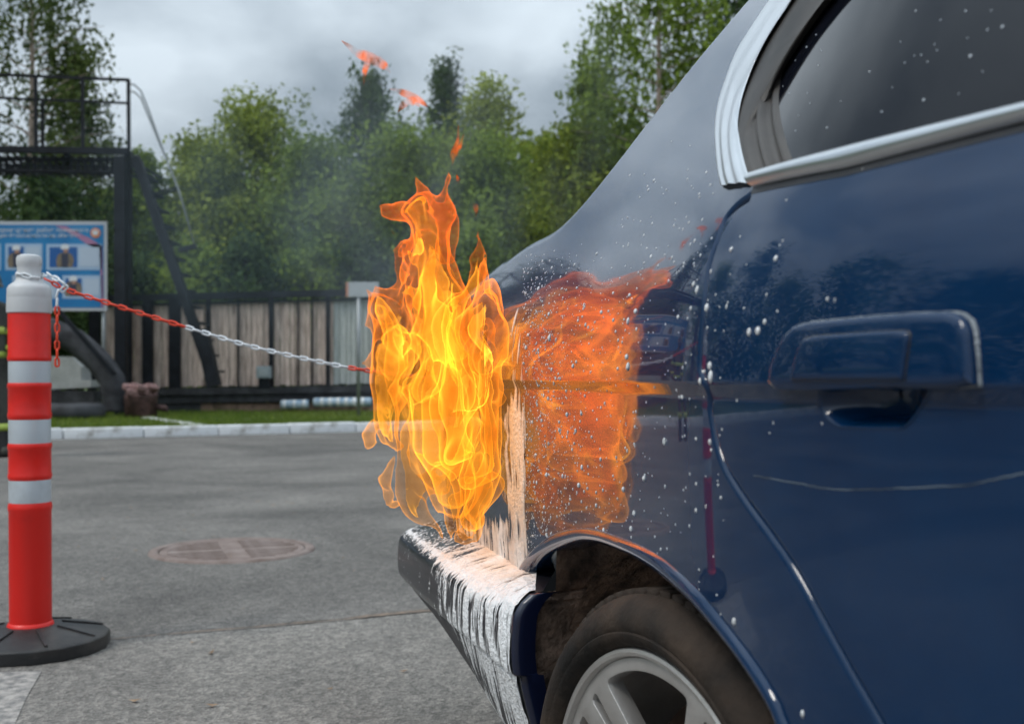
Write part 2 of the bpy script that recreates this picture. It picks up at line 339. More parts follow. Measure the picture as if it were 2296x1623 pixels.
# ------------------------------------------------------------------ trees
M['bark'] = mat('bark', (.06,.05,.04), .9, col2=(.16,.14,.12), vscale=6, bump=.5)
M['birch_bark'] = mat('birch_bark', (.42,.33,.28), .85, col2=(.10,.08,.07), vscale=4, ramp=(.55,.7))
LM = {'olive': leafmat('leaf_olive', (.12,.16,.026), (.40,.47,.085)), 'green': leafmat('leaf_green', (.09,.14,.03), (.31,.41,.08)),
      'dark': leafmat('leaf_dark', (.035,.065,.03), (.12,.18,.065)), 'birch': leafmat('leaf_birch', (.045,.075,.03), (.16,.20,.065))}
def tree(label, px, topy, wpx, Y, kind, leaf='olive', n=9000, group='trees beyond the fence', base=None, size=.13, low=.12, trunk_r=.13):
    if base is None: b0 = W(px, HY, Y); base = (b0.x, b0.y, .09)
    wpx = wpx*(1.45 if kind == 'round' else 1.2); n = int(n*1.6); size = size*1.12
    Ht = CAMH+(HY-topy)/FPX*Y-base[2]; R = wpx/2/FPX*Y
    t = empty('birch_tree' if kind == 'birch' else 'deciduous_tree', base, rng.random()*6.28, label, 'tree', group)
    b = MB(); bend = rng.normal(size=2)*.02*Ht
    sp = lambda q: Vector((bend[0]*math.sin(q*2.6), bend[1]*math.sin(q*3.1), q*Ht))
    b.tube([sp(q) for q in np.linspace(0, .84, 9)], [trunk_r*(1-.93*q)+.015 for q in np.linspace(0, 1, 9)], 8)
    C = []; T = []
    nl = int(30+Ht*3.5) if kind != 'birch' else int(26+Ht*3.0)
    for k in range(nl):
        q = low+(1-low)*(k+rng.random())/nl; a_ = k*2.4+rng.random(); u_ = (q-low)/(1-low)
        if kind == 'birch': prof = math.sin(min(1, u_*1.0+.1)*math.pi)**.55*.95+.08
        elif kind == 'spire': prof = (1-u_)**.75*1.0+.05
        else: prof = max(.16, (1-max(0, u_-.35)**1.6*2.0)*min(1, .55+u_*1.6))
        rj = math.sqrt(rng.random()) if kind != 'birch' else .55+.45*rng.random()
        ln = R*prof*(.25+.8*rj); zc = q*Ht*.96
        end = Vector((sp(q*.9).x+math.cos(a_)*ln, sp(q*.9).y+math.sin(a_)*ln, zc))
        qs = max(.04, q*.94-(.16 if kind != 'birch' else .05)*min(1, ln/R)); p0 = sp(min(qs, .84))
        if kind == 'birch': end.z -= ln*.12
        p1 = p0.lerp(end, .55)+Vector((0,0,.06*ln))
        b.tube([p0, p1, end], [trunk_r*.25*(1-q)+.010, .014, .004], 5, False)
        nc = max(3, int(n/nl/30)); ct0 = rng.normal()*.2+.45
        for c in range(nc):
            f = min(1, .35+.75*rng.random()); cc = p0.lerp(p1, f/.55) if f < .55 else p1.lerp(end, (f-.55)/.45)
            cc = cc+Vector(rng.normal(size=3)*np.array([.13,.13,.10])*R*(.6 if kind == 'birch' else 1))
            ct = ct0+rng.normal()*.12; m_ = int(n/nl/nc)
            if kind == 'birch':
                Ls = .4+rng.random()*.55*R; k2 = 5; pos = np.array(cc)+np.concatenate([rng.normal(size=(k2,2))*.25, rng.normal(size=(k2,1))*.12], 1)
                idx = rng.integers(0, k2, m_); dr = rng.random(m_); L_ = pos[idx]+np.concatenate([rng.normal(size=(m_,2))*.045, -(dr*Ls)[:,None]], 1)
            else:
                r_ = (.13+.10*rng.random())*R+.08; u = rng.normal(size=(m_,3)); u /= np.linalg.norm(u, axis=1, keepdims=True); u[:,2] = u[:,2]*.8+.15
                L_ = np.array(cc)+u*r_*(rng.random((m_,1))**.35)*np.array([1,1,1.1])
            C.append(L_); T.append(np.full(m_, ct)+rng.normal(size=m_)*.14)
    C = np.concatenate(C); T = np.concatenate(T)
    b.build('trunk', M['birch_bark' if kind == 'birch' else 'bark'], t, True)
    obj_me('crown', leafmesh('crown', C, size, LM[leaf], T, up=(-1.2 if kind == 'birch' else 0)), t)
    return t
TREES = [
 ('tall drooping birch behind the railed platform, at the left edge', 45, -330, 320, 29, 'birch', 'birch', 9000),
 ('drooping birch right of the tallest one, seen through the platform railing', 165, 30, 190, 30, 'birch', 'birch', 6500),
 ('low dark bush-like tree under the steel platform', 120, 380, 330, 27, 'round', 'dark', 7000),
 ('slim pale green tree beside the platform corner and handrail', 310, 320, 150, 28, 'spire', 'green', 6000),
 ('bright green tree directly behind the steep stair', 440, 300, 250, 29, 'round', 'olive', 11000),
 ('tallest rounded olive green tree between stair and flames', 570, 205, 300, 30, 'round', 'olive', 13000),
 ('olive tree left of the fire, behind the drifting smoke', 710, 290, 270, 29, 'round', 'green', 10000),
 ('dark drooping birch rising behind the detached flame wisps', 830, 100, 190, 36, 'birch', 'dark', 9000),
 ('dark pointed tree right above the flame tip', 1000, 95, 170, 38, 'spire', 'dark', 8000),
 ('mid green tree behind the upper flames', 900, 270, 300, 29, 'round', 'green', 10000),
 ('airy light green tree between flame and car pillar', 1120, 160, 250, 33, 'round', 'olive', 9000),
 ('dense green tree right behind the car boot', 1090, 300, 320, 28, 'round', 'green', 9000),
 ('olive tree behind the sloping car pillar', 1280, 270, 280, 28, 'round', 'olive', 9000),
 ('tall drooping birch behind the car pillar, at the top right', 1490, -330, 330, 27, 'birch', 'green', 14000),
 ('dark leafy tree tucked against the car roof edge', 1640, -150, 360, 31, 'round', 'dark', 9000),
 ('leafy tree left of the tall birch near the car pillar', 1340, 110, 190, 29, 'spire', 'green', 7000)]
for a_ in TREES: tree(*a_)
for k, (px, ty, wp) in enumerate([(250,420,330),(480,380,360),(720,360,360),(960,330,360),(1190,310,340),(1430,280,340)]):
    tree(['first','second','third','fourth','fifth','sixth'][k]+' from the left of the dim trees standing far behind the others', px, ty, wp, 40, 'round', ['green','dark'][k % 2], 3800, 'far back trees', size=.30, low=.05)
for k, (px, ty, wp) in enumerate([(1880,60,420),(2180,160,420),(2520,40,430),(2900,180,430)]):
    tree(['first','second','third','last'][k]+' tree rightwards behind the car body, hidden by roof and door', px, ty, wp, 30, 'round', ['green','dark','olive','green'][k], 3600, 'trees hidden behind the car', size=.26)
# shrubs at the fence foot close the lower gaps
for k, (px, ty, wp) in enumerate([(300,560,190),(430,540,190),(560,520,200),(690,545,200),(820,530,200),(950,520,200),(1070,500,200)]):
    tree(['low shrub behind the tower leg','low shrub behind the stair foot','low shrub above the middle of the plank fence','low shrub above the grey fence boards',
          'low shrub just left of the flames','low shrub straight behind the flames','low shrub beside the car boot line'][k], px, ty, wp, 25.5, 'round', ['dark','green','dark','green','dark','dark','green'][k], 4200, 'shrubs behind the fence', low=.03, trunk_r=.06)
# trees left of the frame, mirrored in the car's paint
for k, (ang, dist, ht) in enumerate([(-33,27,9),(-42,25,11),(-51,27,9),(-60,24,10),(-69,26,8.5),(-79,25,10.5),(-90,27,9)]):
    x = math.sin(math.radians(ang))*dist; y = math.cos(math.radians(ang))*dist
    tree('tree %s left of the picture, seen only as a reflection in the car door' % ['nearest','second','third','fourth','fifth','sixth','seventh'][k], 0, HY-(ht-CAMH)/dist*FPX, 5.2/dist*FPX, dist, 'round', ['green','dark','olive'][k%3], 3200, 'trees mirrored in the car', base=(x, y, .09), size=.24)
# ------------------------------------------------------------------ things behind the lawn
M['black_steel'] = mat('black_painted_steel', (.010,.012,.016), .55, var=.4, vscale=5, spec=.2)
M['plank'] = mat('weathered_plank', (.36,.265,.22), .85, col2=(.84,.68,.59), vscale=2.2, stretch=(14,14,1.2), bump=.3)
M['plank_grey'] = mat('grey_plank', (.33,.36,.35), .85, col2=(.58,.60,.57), vscale=2.2, stretch=(16,16,1.0))
M['charred'] = mat('charred_beam', (.012,.013,.016), .8, col2=(.06,.062,.07), vscale=3, bump=.5)
M['brick_base'] = mat('old_brick_base', (.12,.085,.06), .9, col2=(.34,.22,.17), vscale=7, bump=.5)
M['galv'] = mat('galvanised_tube', (.33,.35,.36), .45, .6)
M['white_paint'] = mat('white_paint', (.72,.74,.75), .5)
M['pale_blue'] = mat('pale_blue_paint', (.20,.31,.43), .7, col2=(.55,.64,.70), vscale=9)
M['concrete'] = mat('pale_concrete', (.42,.43,.42), .9, var=.15, vscale=4)
M['rust'] = mat('dark_rust', (.035,.018,.015), .8, col2=(.10,.05,.045), vscale=9, bump=.5)
M['pink_brick'] = mat('scorched_brick', (.14,.075,.07), .85, col2=(.36,.22,.21), vscale=20)
FY = 23.0
fx0, fx1 = 236, 838
ftop = lambda x: 684-(x-245)*.024
fbot = lambda x: 868-(x-245)*.016
fb = W(540, HY, FY); fence = empty('plank_fence', (fb.x, FY, .09), 0, 'weathered brown plank fence in a black steel frame', 'fence')
def loc(p): return Vector((p.x-fb.x, p.y-FY, p.z-.09))
def fbox(px0, px1, py0, py1, y0, y1, name, mt, slope=0.0, bevel=.006):
    a_ = loc(W(px0, py0, FY)); c = loc(W(px1, py1, FY)); s_ = slope*(c.x-a_.x)
    b = MB(); b.add([(a_.x,y0,c.z),(c.x,y0,c.z+s_),(c.x,y1,c.z+s_),(a_.x,y1,c.z),(a_.x,y0,a_.z),(c.x,y0,a_.z+s_),(c.x,y1,a_.z+s_),(a_.x,y1,a_.z)],
       [(3,2,1,0),(4,5,6,7),(0,1,5,4),(1,2,6,5),(2,3,7,6),(3,0,4,7)]); return b.build(name, mt, fence)
x = fx0; k = 0
while x < fx1:
    wd = 10.5+rng.random()*5; gr = x > 744
    j = rng.random()*4-2; dz = (rng.random()-.5)*.03
    fbox(x, x+wd-1.3, ftop(x)+j, fbot(x)+rng.random()*3, -.03+dz, .0+dz, 'plank', M['plank_grey' if gr else 'plank']); x += wd
fbox(fx0, 790, 663, 678, -.16, -.07, 'top_rail', M['black_steel'], .024); fbox(fx0, 836, 683, 688, -.11, -.05, 'cross_rail', M['black_steel'], .024)
for a_, c in ((205,228),(324,346),(383,408),(466,474),(534,538),(606,615),(668,671),(700,703),(733,741),(838,848)):
    fbox(a_, c, ftop(a_)-12, 872, -.15 if c-a_ > 6 else -.09, -.04, 'post', M['black_steel'])
fbox(fx0, 840, 872, 887, -.34, .02, 'base_beam', M['charred'], .014); fbox(fx0, 840, 887, 905, -.28, -.02, 'base_beam', M['charred'], .014)
fbox(330, 456, 903, 930, -.22, .0, 'base_wall', M['charred']); fbox(456, 860, 904, 930, -.2, .0, 'base_wall', M['brick_base'])

def cyl_between(name, a_, c, r, mt, parent=None, n=16):
    b = MB(); b.tube([a_, a_+(c-a_)*.03, c-(c-a_)*.03, c], [r*.8, r, r, r*.8], n); return b.build(name, mt, parent, True)
for k, (x0, x1, y, lab) in enumerate([(630,692,907,'short pale blue pipe lying at the fence foot'),(703,834,902,'long pale blue pipe with white smears at the fence foot')]):
    p = empty('pipe_length', W((x0+x1)/2, y+9, FY-.5), 0, lab, 'pipe', 'pipes at the fence foot')
    o_ = p.location; a_ = W(x0, y, FY-.5)-o_; c = W(x1, y-1, FY-.5)-o_
    cyl_between('pipe_wall', a_, c, .09, M['pale_blue'], p)
    for q in np.linspace(.15, .85, 3+k*3):
        b = MB(); m_ = a_+(c-a_)*q; b.tube([m_-Vector((.035,0,0)), m_+Vector((.035,0,0))], .0935, 16); b.build('white_smear', M['white_paint'], p, True)
p = empty('meter_box', W(593, 868, FY-.28), 0, 'grey blue metal box standing before the plank fence', 'box')
o_ = p.location; q = lambda x, y: W(x, y, FY-.28)-o_
b = MB(); a_, c = q(577,821), q(609,848); b.box(a_.x, c.x, -.1, .05, c.z, a_.z); b.build('housing', mat('meter_box_grey', (.28,.33,.35), .6, var=.12), p, bevel=.012)
b = MB(); a_, c = q(581,848), q(606,870); b.box(a_.x, c.x, -.08, .04, c.z, a_.z); b.build('stand', M['black_steel'], p)
b = MB(); a_, c = q(582,826), q(604,843); b.box(a_.x, c.x, -.108, -.1, c.z, a_.z); b.build('lid', mat('meter_box_lid', (.36,.40,.41), .6), p, bevel=.004)
# small sign on a thin pole by the flames
PY = 20.0; gb = G(806, 934, .09); p = empty('small_sign', (W(804,HY,PY).x, PY, .09), 0, 'blank grey plate on a thin pole left of the flames', 'sign')
o_ = p.location; a_, c = W(778,633,PY)-o_, W(850,666,PY)-o_
b = MB(); b.box(a_.x, c.x, -.045, -.03, c.z, a_.z); b.build('plate', mat('plate_grey', (.44,.47,.49), .5, var=.08), p, bevel=.004)
b = MB(); b.box(a_.x-.012, a_.x+.03, -.049, -.028, c.z, a_.z); b.build('edge_strip', mat('faded_orange', (.55,.25,.16), .6), p)
b = MB(); b.tube([(0,0,0),(0,0,a_.z-.05)], .032, 10); b.build('pole', M['galv'], p, True)

# ------------------------------------------------------------------ training tower
TY = 20.5
tb = W(272, HY, TY); tw = empty('training_tower', (tb.x, TY, .09), 0, 'black steel lookout platform with railing and steep stair', 'tower')
def tl(px, py, Y=TY): p = W(px, py, Y); return Vector((p.x-tb.x, p.y-TY, p.z-.09))
S_ = FPX/TY
def tbar(name, a_, c, w_, parent=tw, mt='black_steel', d_=None): b = MB(); b.bar(a_, c, w_, d_ or w_); return b.build(name, M[mt], parent)
BACK = TY+2.3
tbar('leg', tl(271,352), tl(273,930), .20, d_=.20)
tbar('leg', tl(288,352,BACK), tl(288,922,BACK), .13)
for xx, Y in ((-330,TY),(-330,BACK)): tbar('leg', tl(xx,352,Y), tl(xx,925,Y), .2)
tbar('deck_edge_beam', tl(-330,331), tl(290,340), .12, d_=.115)
tbar('deck_edge_beam', tl(-330,352,BACK), tl(300,358,BACK), .1, d_=.06)
tbar('deck_side_beam', tl(284,345), tl(300,358,BACK), .12, d_=.12)
tbar('deck_cross_beam', tl(150,347), tl(158,372,BACK), .1, d_=.14)
# walkway planks with punched holes, seen from below
def punched(x0, x1, y0, y1, hx, hy, r):
    V = [(x0,y0),(x1,y0),(x1,y1),(x0,y1)]; E = [(0,1),(1,2),(2,3),(3,0)]; hs = []
    for cx_ in hx:
        for cy_ in hy:
            b0 = len(V); V += [(cx_+r*math.cos(q*math.pi/4), cy_+r*math.sin(q*math.pi/4)) for q in range(8)]; E += [(b0+q, b0+(q+1)%8) for q in range(8)]; hs.append((cx_,cy_))
    r_ = delaunay_2d_cdt([Vector(v) for v in V], E, [], 0, 1e-6)
    out_ = []
    for f in r_[2]:
        c = sum((r_[0][i] for i in f), Vector((0,0)))/len(f)
        if all((c.x-h[0])**2+(c.y-h[1])**2 > (r*.93)**2 for h in hs): out_.append(tuple(f))
    return [(v.x, v.y) for v in r_[0]], out_
D0 = tl(-330,348); D1 = tl(286,356)
hx = np.arange(.075, D1.x-D0.x-.05, .131); V2, F2 = punched(0, D1.x-D0.x, 0, .275, hx, [.08, .195], .046)
sl_ = (D1.z-D0.z)/(D1.x-D0.x)
for dy_ in (.10,):
    mobj('perforated_beam', [(D0.x+v[0], dy_, D0.z-.28+v[1]+sl_*v[0]) for v in V2], F2, M['black_steel'], tw)
tbar('deck_lower_beam', tl(-330,378), tl(286,385), .06, d_=.05)
for k in range(30):
    xx = D0.x+.12+k*(D1.x-D0.x-.2)/29; b = MB(); b.box(xx-.02, xx+.02, .1, 2.25, D0.z+.02+sl_*(xx-D0.x), D0.z+.06+sl_*(xx-D0.x)); b.build('deck_bar', M['black_steel'], tw)
# railing
zt, zm, zb = (168,180), (219,232), (330,342)
tbar('top_rail', tl(-330,155), tl(290,180), .05); tbar('mid_rail', tl(-330,207), tl(288,232), .04)
for xx, tp in ((80,171),(185,176),(288,179),(-40,165),(-200,160)): tbar('rail_post', tl(xx,tp), tl(xx+1,336), .055)
tbar('rail_post', tl(95,222,TY+.3), tl(96,334,TY+.3), .05)
# steep stair with one tubular handrail
st0, st1 = tl(303,352), tl(478,858)
tbar('stair_stringer', st0, st1, .10, d_=.15)
tbar('stair_stringer', tl(312,362,TY+.75), tl(482,850,TY+.75), .07, d_=.12)
for q in np.linspace(.08, .95, 13):
    m_ = st0+(st1-st0)*q; b = MB(); b.box(m_.x-.1, m_.x+.1, .03, .72, m_.z-.02, m_.z+.02); b.build('stair_tread', M['black_steel'], tw)
for oy, sh in ((0,0),(.75,16)):
    b = MB(); P = [tl(288,188+sh,TY+oy), tl(302,191+sh,TY+oy), tl(316,204+sh,TY+oy), tl(332,243+sh,TY+oy), tl(372,355,TY+oy), tl(400,425,TY+oy), tl(437,553,TY+oy)]
    b.tube(P, .018, 8); b.build('handrail', M['galv'], tw, True)
tbar('handrail_bracket', tl(344,434), tl(397,420), .03); tbar('handrail_bracket', tl(346,441,TY+.1), tl(397,426,TY+.1), .03)
tbar('handrail_bracket', tl(402,561), tl(440,552), .09, d_=.09)
tbar('stair_foot', tl(452,740), tl(481,866), .24, d_=.22)
# soot black chute pipe curving to the ground under the platform
cp = empty('chute_pipe', W(262, 925, 19.5)*1.0, 0, 'thick black curved pipe bending down to the grass behind the red post', 'pipe')
cp.location.z = .09; o_ = cp.location
ctr = [(-120,700),(20,716),(110,740),(170,766),(220,808),(252,852),(262,905),(262,928)]
cs = []
for i in range(len(ctr)-1):
    for q in np.linspace(0,1,4,endpoint=False): cs.append(W(ctr[i][0]*(1-q)+ctr[i+1][0]*q, ctr[i][1]*(1-q)+ctr[i+1][1]*q, 19.5)-o_)
b = MB(); b.tube(cs, [.22]*len(cs), 18); b.build('pipe_wall', M['charred'], cp, True)
b = MB(); b.bar(W(132,697,19.2)-o_, W(258,840,19.2)-o_, .07, .07); b.build('strut', M['black_steel'], cp)
cb_ = empty('concrete_block', (W(140,HY,21).x, 21, .09), 0, 'pale concrete block with cut corners behind the red post', 'block')
o_ = cb_.location; pr = [(60,876),(204,868),(204,852),(182,852),(182,822),(162,800),(60,797)]
V = []
for dy_ in (0,.5): V += [tuple(W(px,py,21)-o_+Vector((0,dy_,0))) for px,py in pr]
nn = len(pr); F = [tuple(range(nn))[::-1], tuple(range(nn,2*nn))]+[(i,(i+1)%nn,(i+1)%nn+nn,i+nn) for i in range(nn)]
mobj('block_body', V, F, M['concrete'], cb_)
b = MB(); a_ = W(58,876,21)-o_; c = W(215,930,21)-o_; b.box(a_.x, c.x, -.1, .6, 0, a_.z); b.build('plinth', M['charred'], cb_)
# tyre lying under the pipe
ty_ = empty('old_tyre', (W(170,HY,18.8).x, 18.8, .09), 0, 'old black tyre lying in the grass behind the red post', 'tyre')
b = MB(); b.lathe([(.24,.10),(.30,.02),(.42,.0),(.48,.08),(.48,.20),(.42,.27),(.30,.26),(.24,.18),(.24,.10)], 28); b.build('tyre_body', M['charred'], ty_, True)
# scorched fire basket
bk = empty('fire_basket', (W(316,HY,19.3).x, 19.3, .09), 0, 'rusty dark drum filled with scorched bricks beside the tower leg', 'drum')
b = MB(); b.lathe([(.0,.0),(.27,.0),(.275,.36),(.285,.38),(.275,.40),(.0,.40)], 24); b.build('drum_body', M['rust'], bk, True)
for k in range(34):
    a_ = rng.random()*6.28; r_ = .24*math.sqrt(rng.random()); lay = k//17
    b = MB(); s_ = .05+.02*rng.random(); b.box(-s_*1.4, s_*1.4, -s_, s_, -s_*.7, s_*.7)
    b.build('brick', M['pink_brick'], bk, bevel=.012, loc=(r_*math.cos(a_), r_*math.sin(a_), .43+lay*.08+.03*rng.random()), rot=(rng.random()*.5, rng.random()*.5, rng.random()*3))
b = MB(); b.tube([(.25,0,.2),(.42,-.02,.17),(.47,-.02,.12)], [.05,.06,.02], 8); b.build('spout', M['rust'], bk, True)

# ------------------------------------------------------------------ information board
BY = 20.8; bl = W(80, HY, BY)
bd = empty('information_board', (W(80,HY,BY).x, BY, .09), 0, 'blue information board with photos of a firefighter on grey poles', 'board'); o_ = bd.location
def bq(px, py): p = W(px, py, BY)-o_; return p.x, p.z
def plate(name, px0, py0, px1, py1, d, mt, parent=bd, th=.006):
    x0, z1 = bq(px0, py0); x1, z0 = bq(px1, py1); b = MB(); b.box(x0, x1, -d-th, -d, z0, z1); return b.build(name, mt, parent)
fl = lambda n_, c, r=.55: mat(n_, c, r)
Mb = {'blue': mat('print_blue', (.008,.13,.36), .4, col2=(.015,.23,.50), vscale=.7), 'frame': fl('board_frame', (.52,.54,.58)), 'card': fl('print_card', (.36,.50,.68)), 'text': fl('print_text_block', (.47,.56,.68)),
      'photo': fl('print_photo_blue', (.01,.10,.33)), 'skin': fl('print_skin', (.40,.22,.15)), 'tan': mat('print_tan', (.26,.19,.12), .6, col2=(.13,.11,.09), vscale=12), 'white': fl('print_white', (.70,.72,.75)), 'dark': fl('print_dark', (.035,.04,.07)),
      'orange': fl('print_orange', (.72,.25,.10)), 'mauve': fl('print_mauve', (.40,.19,.33))}
plate('board_frame', -180, 497, 241, 697, 0, Mb['frame'], th=.03)
back = plate('printed_panel', -174, 505, 234, 690, .031, Mb['blue'])
def poly(name, pts, d, mt, parent=back):
    V = [(bq(*p)[0], -d, bq(*p)[1]) for p in pts]; return mobj(name, V, [tuple(range(len(V)))], mt, parent)
poly('mauve_ribbon', [(125,506),(150,508),(185,527),(200,533),(231,553),(233,690),(229,690),(226,580),(222,560),(196,548),(176,533),(150,519)], .041, Mb['mauve'])
b = MB(); cx_, cz_ = bq(216, 523); b.lathe([(0,0),(.092,0),(.092,.004),(0,.006)], 24, 'y'); b.V = [(v[0]+cx_, -v[1]-.043, v[2]+cz_) for v in b.V]; b.build('round_emblem', Mb['orange'], back)
poly('emblem_mark', [(208,516),(213,520),(216,513),(219,520),(224,516),(221,528),(211,528)], .052, Mb['white'])
def card(px0, py0, px1, py1, split, man):
    plate('picture_card', px0, py0, px1, py1, .038, Mb['card'], back, .003)
    plate('photo', px0+7, py0+7, split-3, py1-6, .042, Mb['photo'], back, .003)
    plate('text_block', split+2, py0+7, px1-5, py1-8, .042, Mb['text'], back, .003)
    if man:
        mx_, hy = man; H_ = py1-6
        poly('pictured_jacket', [(mx_-18,H_),(mx_-20,H_-16),(mx_-17,H_-27),(mx_-8,H_-33),(mx_+8,H_-33),(mx_+17,H_-27),(mx_+20,H_-15),(mx_+16,H_)], .0465, Mb['tan'])
        poly('pictured_strap', [(mx_-7,H_),(mx_-8,H_-31),(mx_+8,H_-31),(mx_+7,H_)], .0475, Mb['dark'])
        poly('pictured_face', [(mx_-3,hy+17),(mx_-4,hy+8),(mx_+7,hy+8),(mx_+7,hy+15),(mx_+3,hy+19)], .0485, Mb['skin'])
        poly('pictured_helmet', [(mx_-9,hy+11),(mx_-9,hy+4),(mx_-5,hy),(mx_+4,hy-1),(mx_+9,hy+3),(mx_+9,hy+10)], .0495, Mb['white'])
card(14, 547, 97, 606, 58, (39,551)); card(106, 548, 230, 606, 178, (148,549)); card(142, 618, 230, 670, 188, (166,620)); card(30, 618, 130, 670, 80, (55,620)); card(-150, 547, 4, 606, -80, (-110,550))
def text(name, body, px, py, size, mt, parent, d, Y=BY, o=None):
    cu = bpy.data.curves.new(name, 'FONT'); cu.body = body; cu.size = size; cu.align_x = 'RIGHT'
    ob = bpy.data.objects.new('tmp', cu); col.objects.link(ob); dg = bpy.context.evaluated_depsgraph_get(); me = bpy.data.meshes.new_from_object(ob.evaluated_get(dg))
    bpy.data.objects.remove(ob); me.materials.clear(); me.materials.append(mt); x_, z_ = bq(px, py)
    return obj_me(name, me, parent, loc=(x_, -d, z_), rot=(math.pi/2, 0, 0))
text('heading_line', 'оформление, проведение работ пожарного', 201, 521, .115, Mb['white'], back, .0445)
text('heading_line', 'информация безопасности на объекте', 181, 533, .105, Mb['white'], back, .0445)
for xx in (232, -165):
    b = MB(); a_ = W(xx, 697, BY+.05)-o_; b.tube([(a_.x,.06,0),(a_.x,.06,a_.z+.6)], .036, 10); b.build('pole', M['galv'], bd, True)
# ------------------------------------------------------------------ the car: local axes s (rearward), q (outward), z
TH = math.radians(24.5); KD = .55; HALF = .87
ST, CT = math.sin(TH), math.cos(TH)
ORG = np.array([.3, -(KD+HALF), 0.0])                         # base of the car in (s, q, z)
def car_world(s, q): return (-ST*s-CT*q, CT*s-ST*q)
cw = car_world(ORG[0], ORG[1])
car = empty('car', (cw[0], cw[1], 0), math.radians(90)+TH, 'dark blue saloon car with its burning tail and foam on the bumper', 'car')
# plan line of the body side
def sm(x): x = np.clip(x, 0, 1); return x*x*(3-2*x)
DL = .002; Lg = np.arange(-1.3, 3.6, DL)
LC = 2.30                                                     # where the tail corner begins
phi = np.radians(16)*sm((Lg-.58)/.40)-np.radians(6.5)*sm((Lg-1.15)/.45)
cphi = phi[np.searchsorted(Lg, LC)]
phi = np.where(Lg > LC, np.minimum(cphi+(Lg-LC)/.16, math.pi/2), phi)
Sg = -1.3+np.concatenate([[0], np.cumsum(np.cos(phi)*DL)[:-1]]); Ig = np.concatenate([[0], np.cumsum(np.sin(phi)*DL)[:-1]])
LEND = Lg[np.searchsorted(Ig, HALF)]
# section: tilt of the side against height
Zt = np.array([.10,.30,.45,.60,.70,.780,.7815,.794,.7955,.83,.86,.90,.93,.96,1.0,1.1,1.6])
Tt = np.array([-16,-9,-5,-2.5,-1,-.5,-24,-24,1.5,4,7.5,15,21,24,25,27,33.])
Zg = np.arange(.10, 1.6, .0005); tg = np.radians(np.interp(Zg, Zt, Tt))
ISg = np.concatenate([[0], np.cumsum(np.tan(tg)*.0005)[:-1]]); ISg -= np.interp(.80, Zg, ISg)
TAUg = tg
# the crease step must point inwards going down: lower body sits inside the upper by that amount
Le = np.array([-1.3, .55, .80, .88, .96, 1.04, 1.12, 1.19, 1.26, 1.33, 1.42, 1.55, 1.75, 1.95, 2.15, LC, LC+.12, 3.6])
Ze = np.array([1.385,1.375,1.33,1.285,1.225,1.16,1.10,1.055,1.02,1.002,.990,.978,.966,.956,.945,.93,.92,.92])
zeg = np.interp(Lg, Le, Ze); kk = np.ones(45)/45
for _ in range(2): zeg = np.convolve(np.pad(zeg, 22, mode='edge'), kk, mode='valid')
RR = .045
def S(l, wv, off=0.0):
    """body surface: l along the plan line, wv along the section; returns (n,3) in (s,q,z)"""
    l = np.asarray(l, float); wv = np.asarray(wv, float); l, wv = np.broadcast_arrays(l, wv)
    sp = np.interp(l, Lg, Sg); ip = np.interp(l, Lg, Ig); ph = np.interp(l, Lg, phi); ze = np.interp(l, Lg, zeg)
    zr = ze-RR*.62
    for _ in range(3): zr = ze-RR*(1-np.sin(np.interp(zr, Zg, TAUg)))
    t0 = np.interp(zr, Zg, TAUg); i0 = np.interp(zr, Zg, ISg)
    low = wv <= zr
    psi = np.minimum(t0+(wv-zr)/RR, math.radians(86)); ext = np.maximum(wv-zr-RR*(math.radians(86)-t0), 0)
    isec = np.where(low, np.interp(wv, Zg, ISg), i0+RR*(np.cos(t0)-np.cos(psi))+ext*math.sin(math.radians(86)))
    z = np.where(low, wv, zr+RR*(np.sin(psi)-np.sin(t0))+ext*math.cos(math.radians(86)))
    if np.any(off):
        tau = np.where(low, np.interp(wv, Zg, TAUg), psi); isec = isec-off*np.cos(tau); z = z+off*np.sin(tau)
    return np.stack([sp-np.sin(ph)*isec, -(KD+ip+np.cos(ph)*isec), z], -1)
def wtop(l):
    ze = np.interp(l, Lg, zeg); zr = ze-RR*.62
    for _ in range(3): zr = ze-RR*(1-np.sin(np.interp(zr, Zg, TAUg)))
    return zr+RR*(math.radians(86)-np.interp(zr, Zg, TAUg))+.03
def Nrm(l, wv):
    e = .0015; a = S(np.asarray(l)+e, wv)-S(np.asarray(l)-e, wv); b = S(l, np.asarray(wv)+e)-S(l, np.asarray(wv)-e)
    n = np.cross(b, a); n = n/np.linalg.norm(n, axis=-1, keepdims=True); return n*np.where(n[..., 1:2]*0+1 > 0, 1, 1)
def proj(P):
    s, q, z = P[..., 0], P[..., 1], P[..., 2]; X = -ST*s-CT*q; Y = CT*s-ST*q
    return np.stack([CX+FPX*X/Y, HY-FPX*(z-CAMH)/Y], -1)
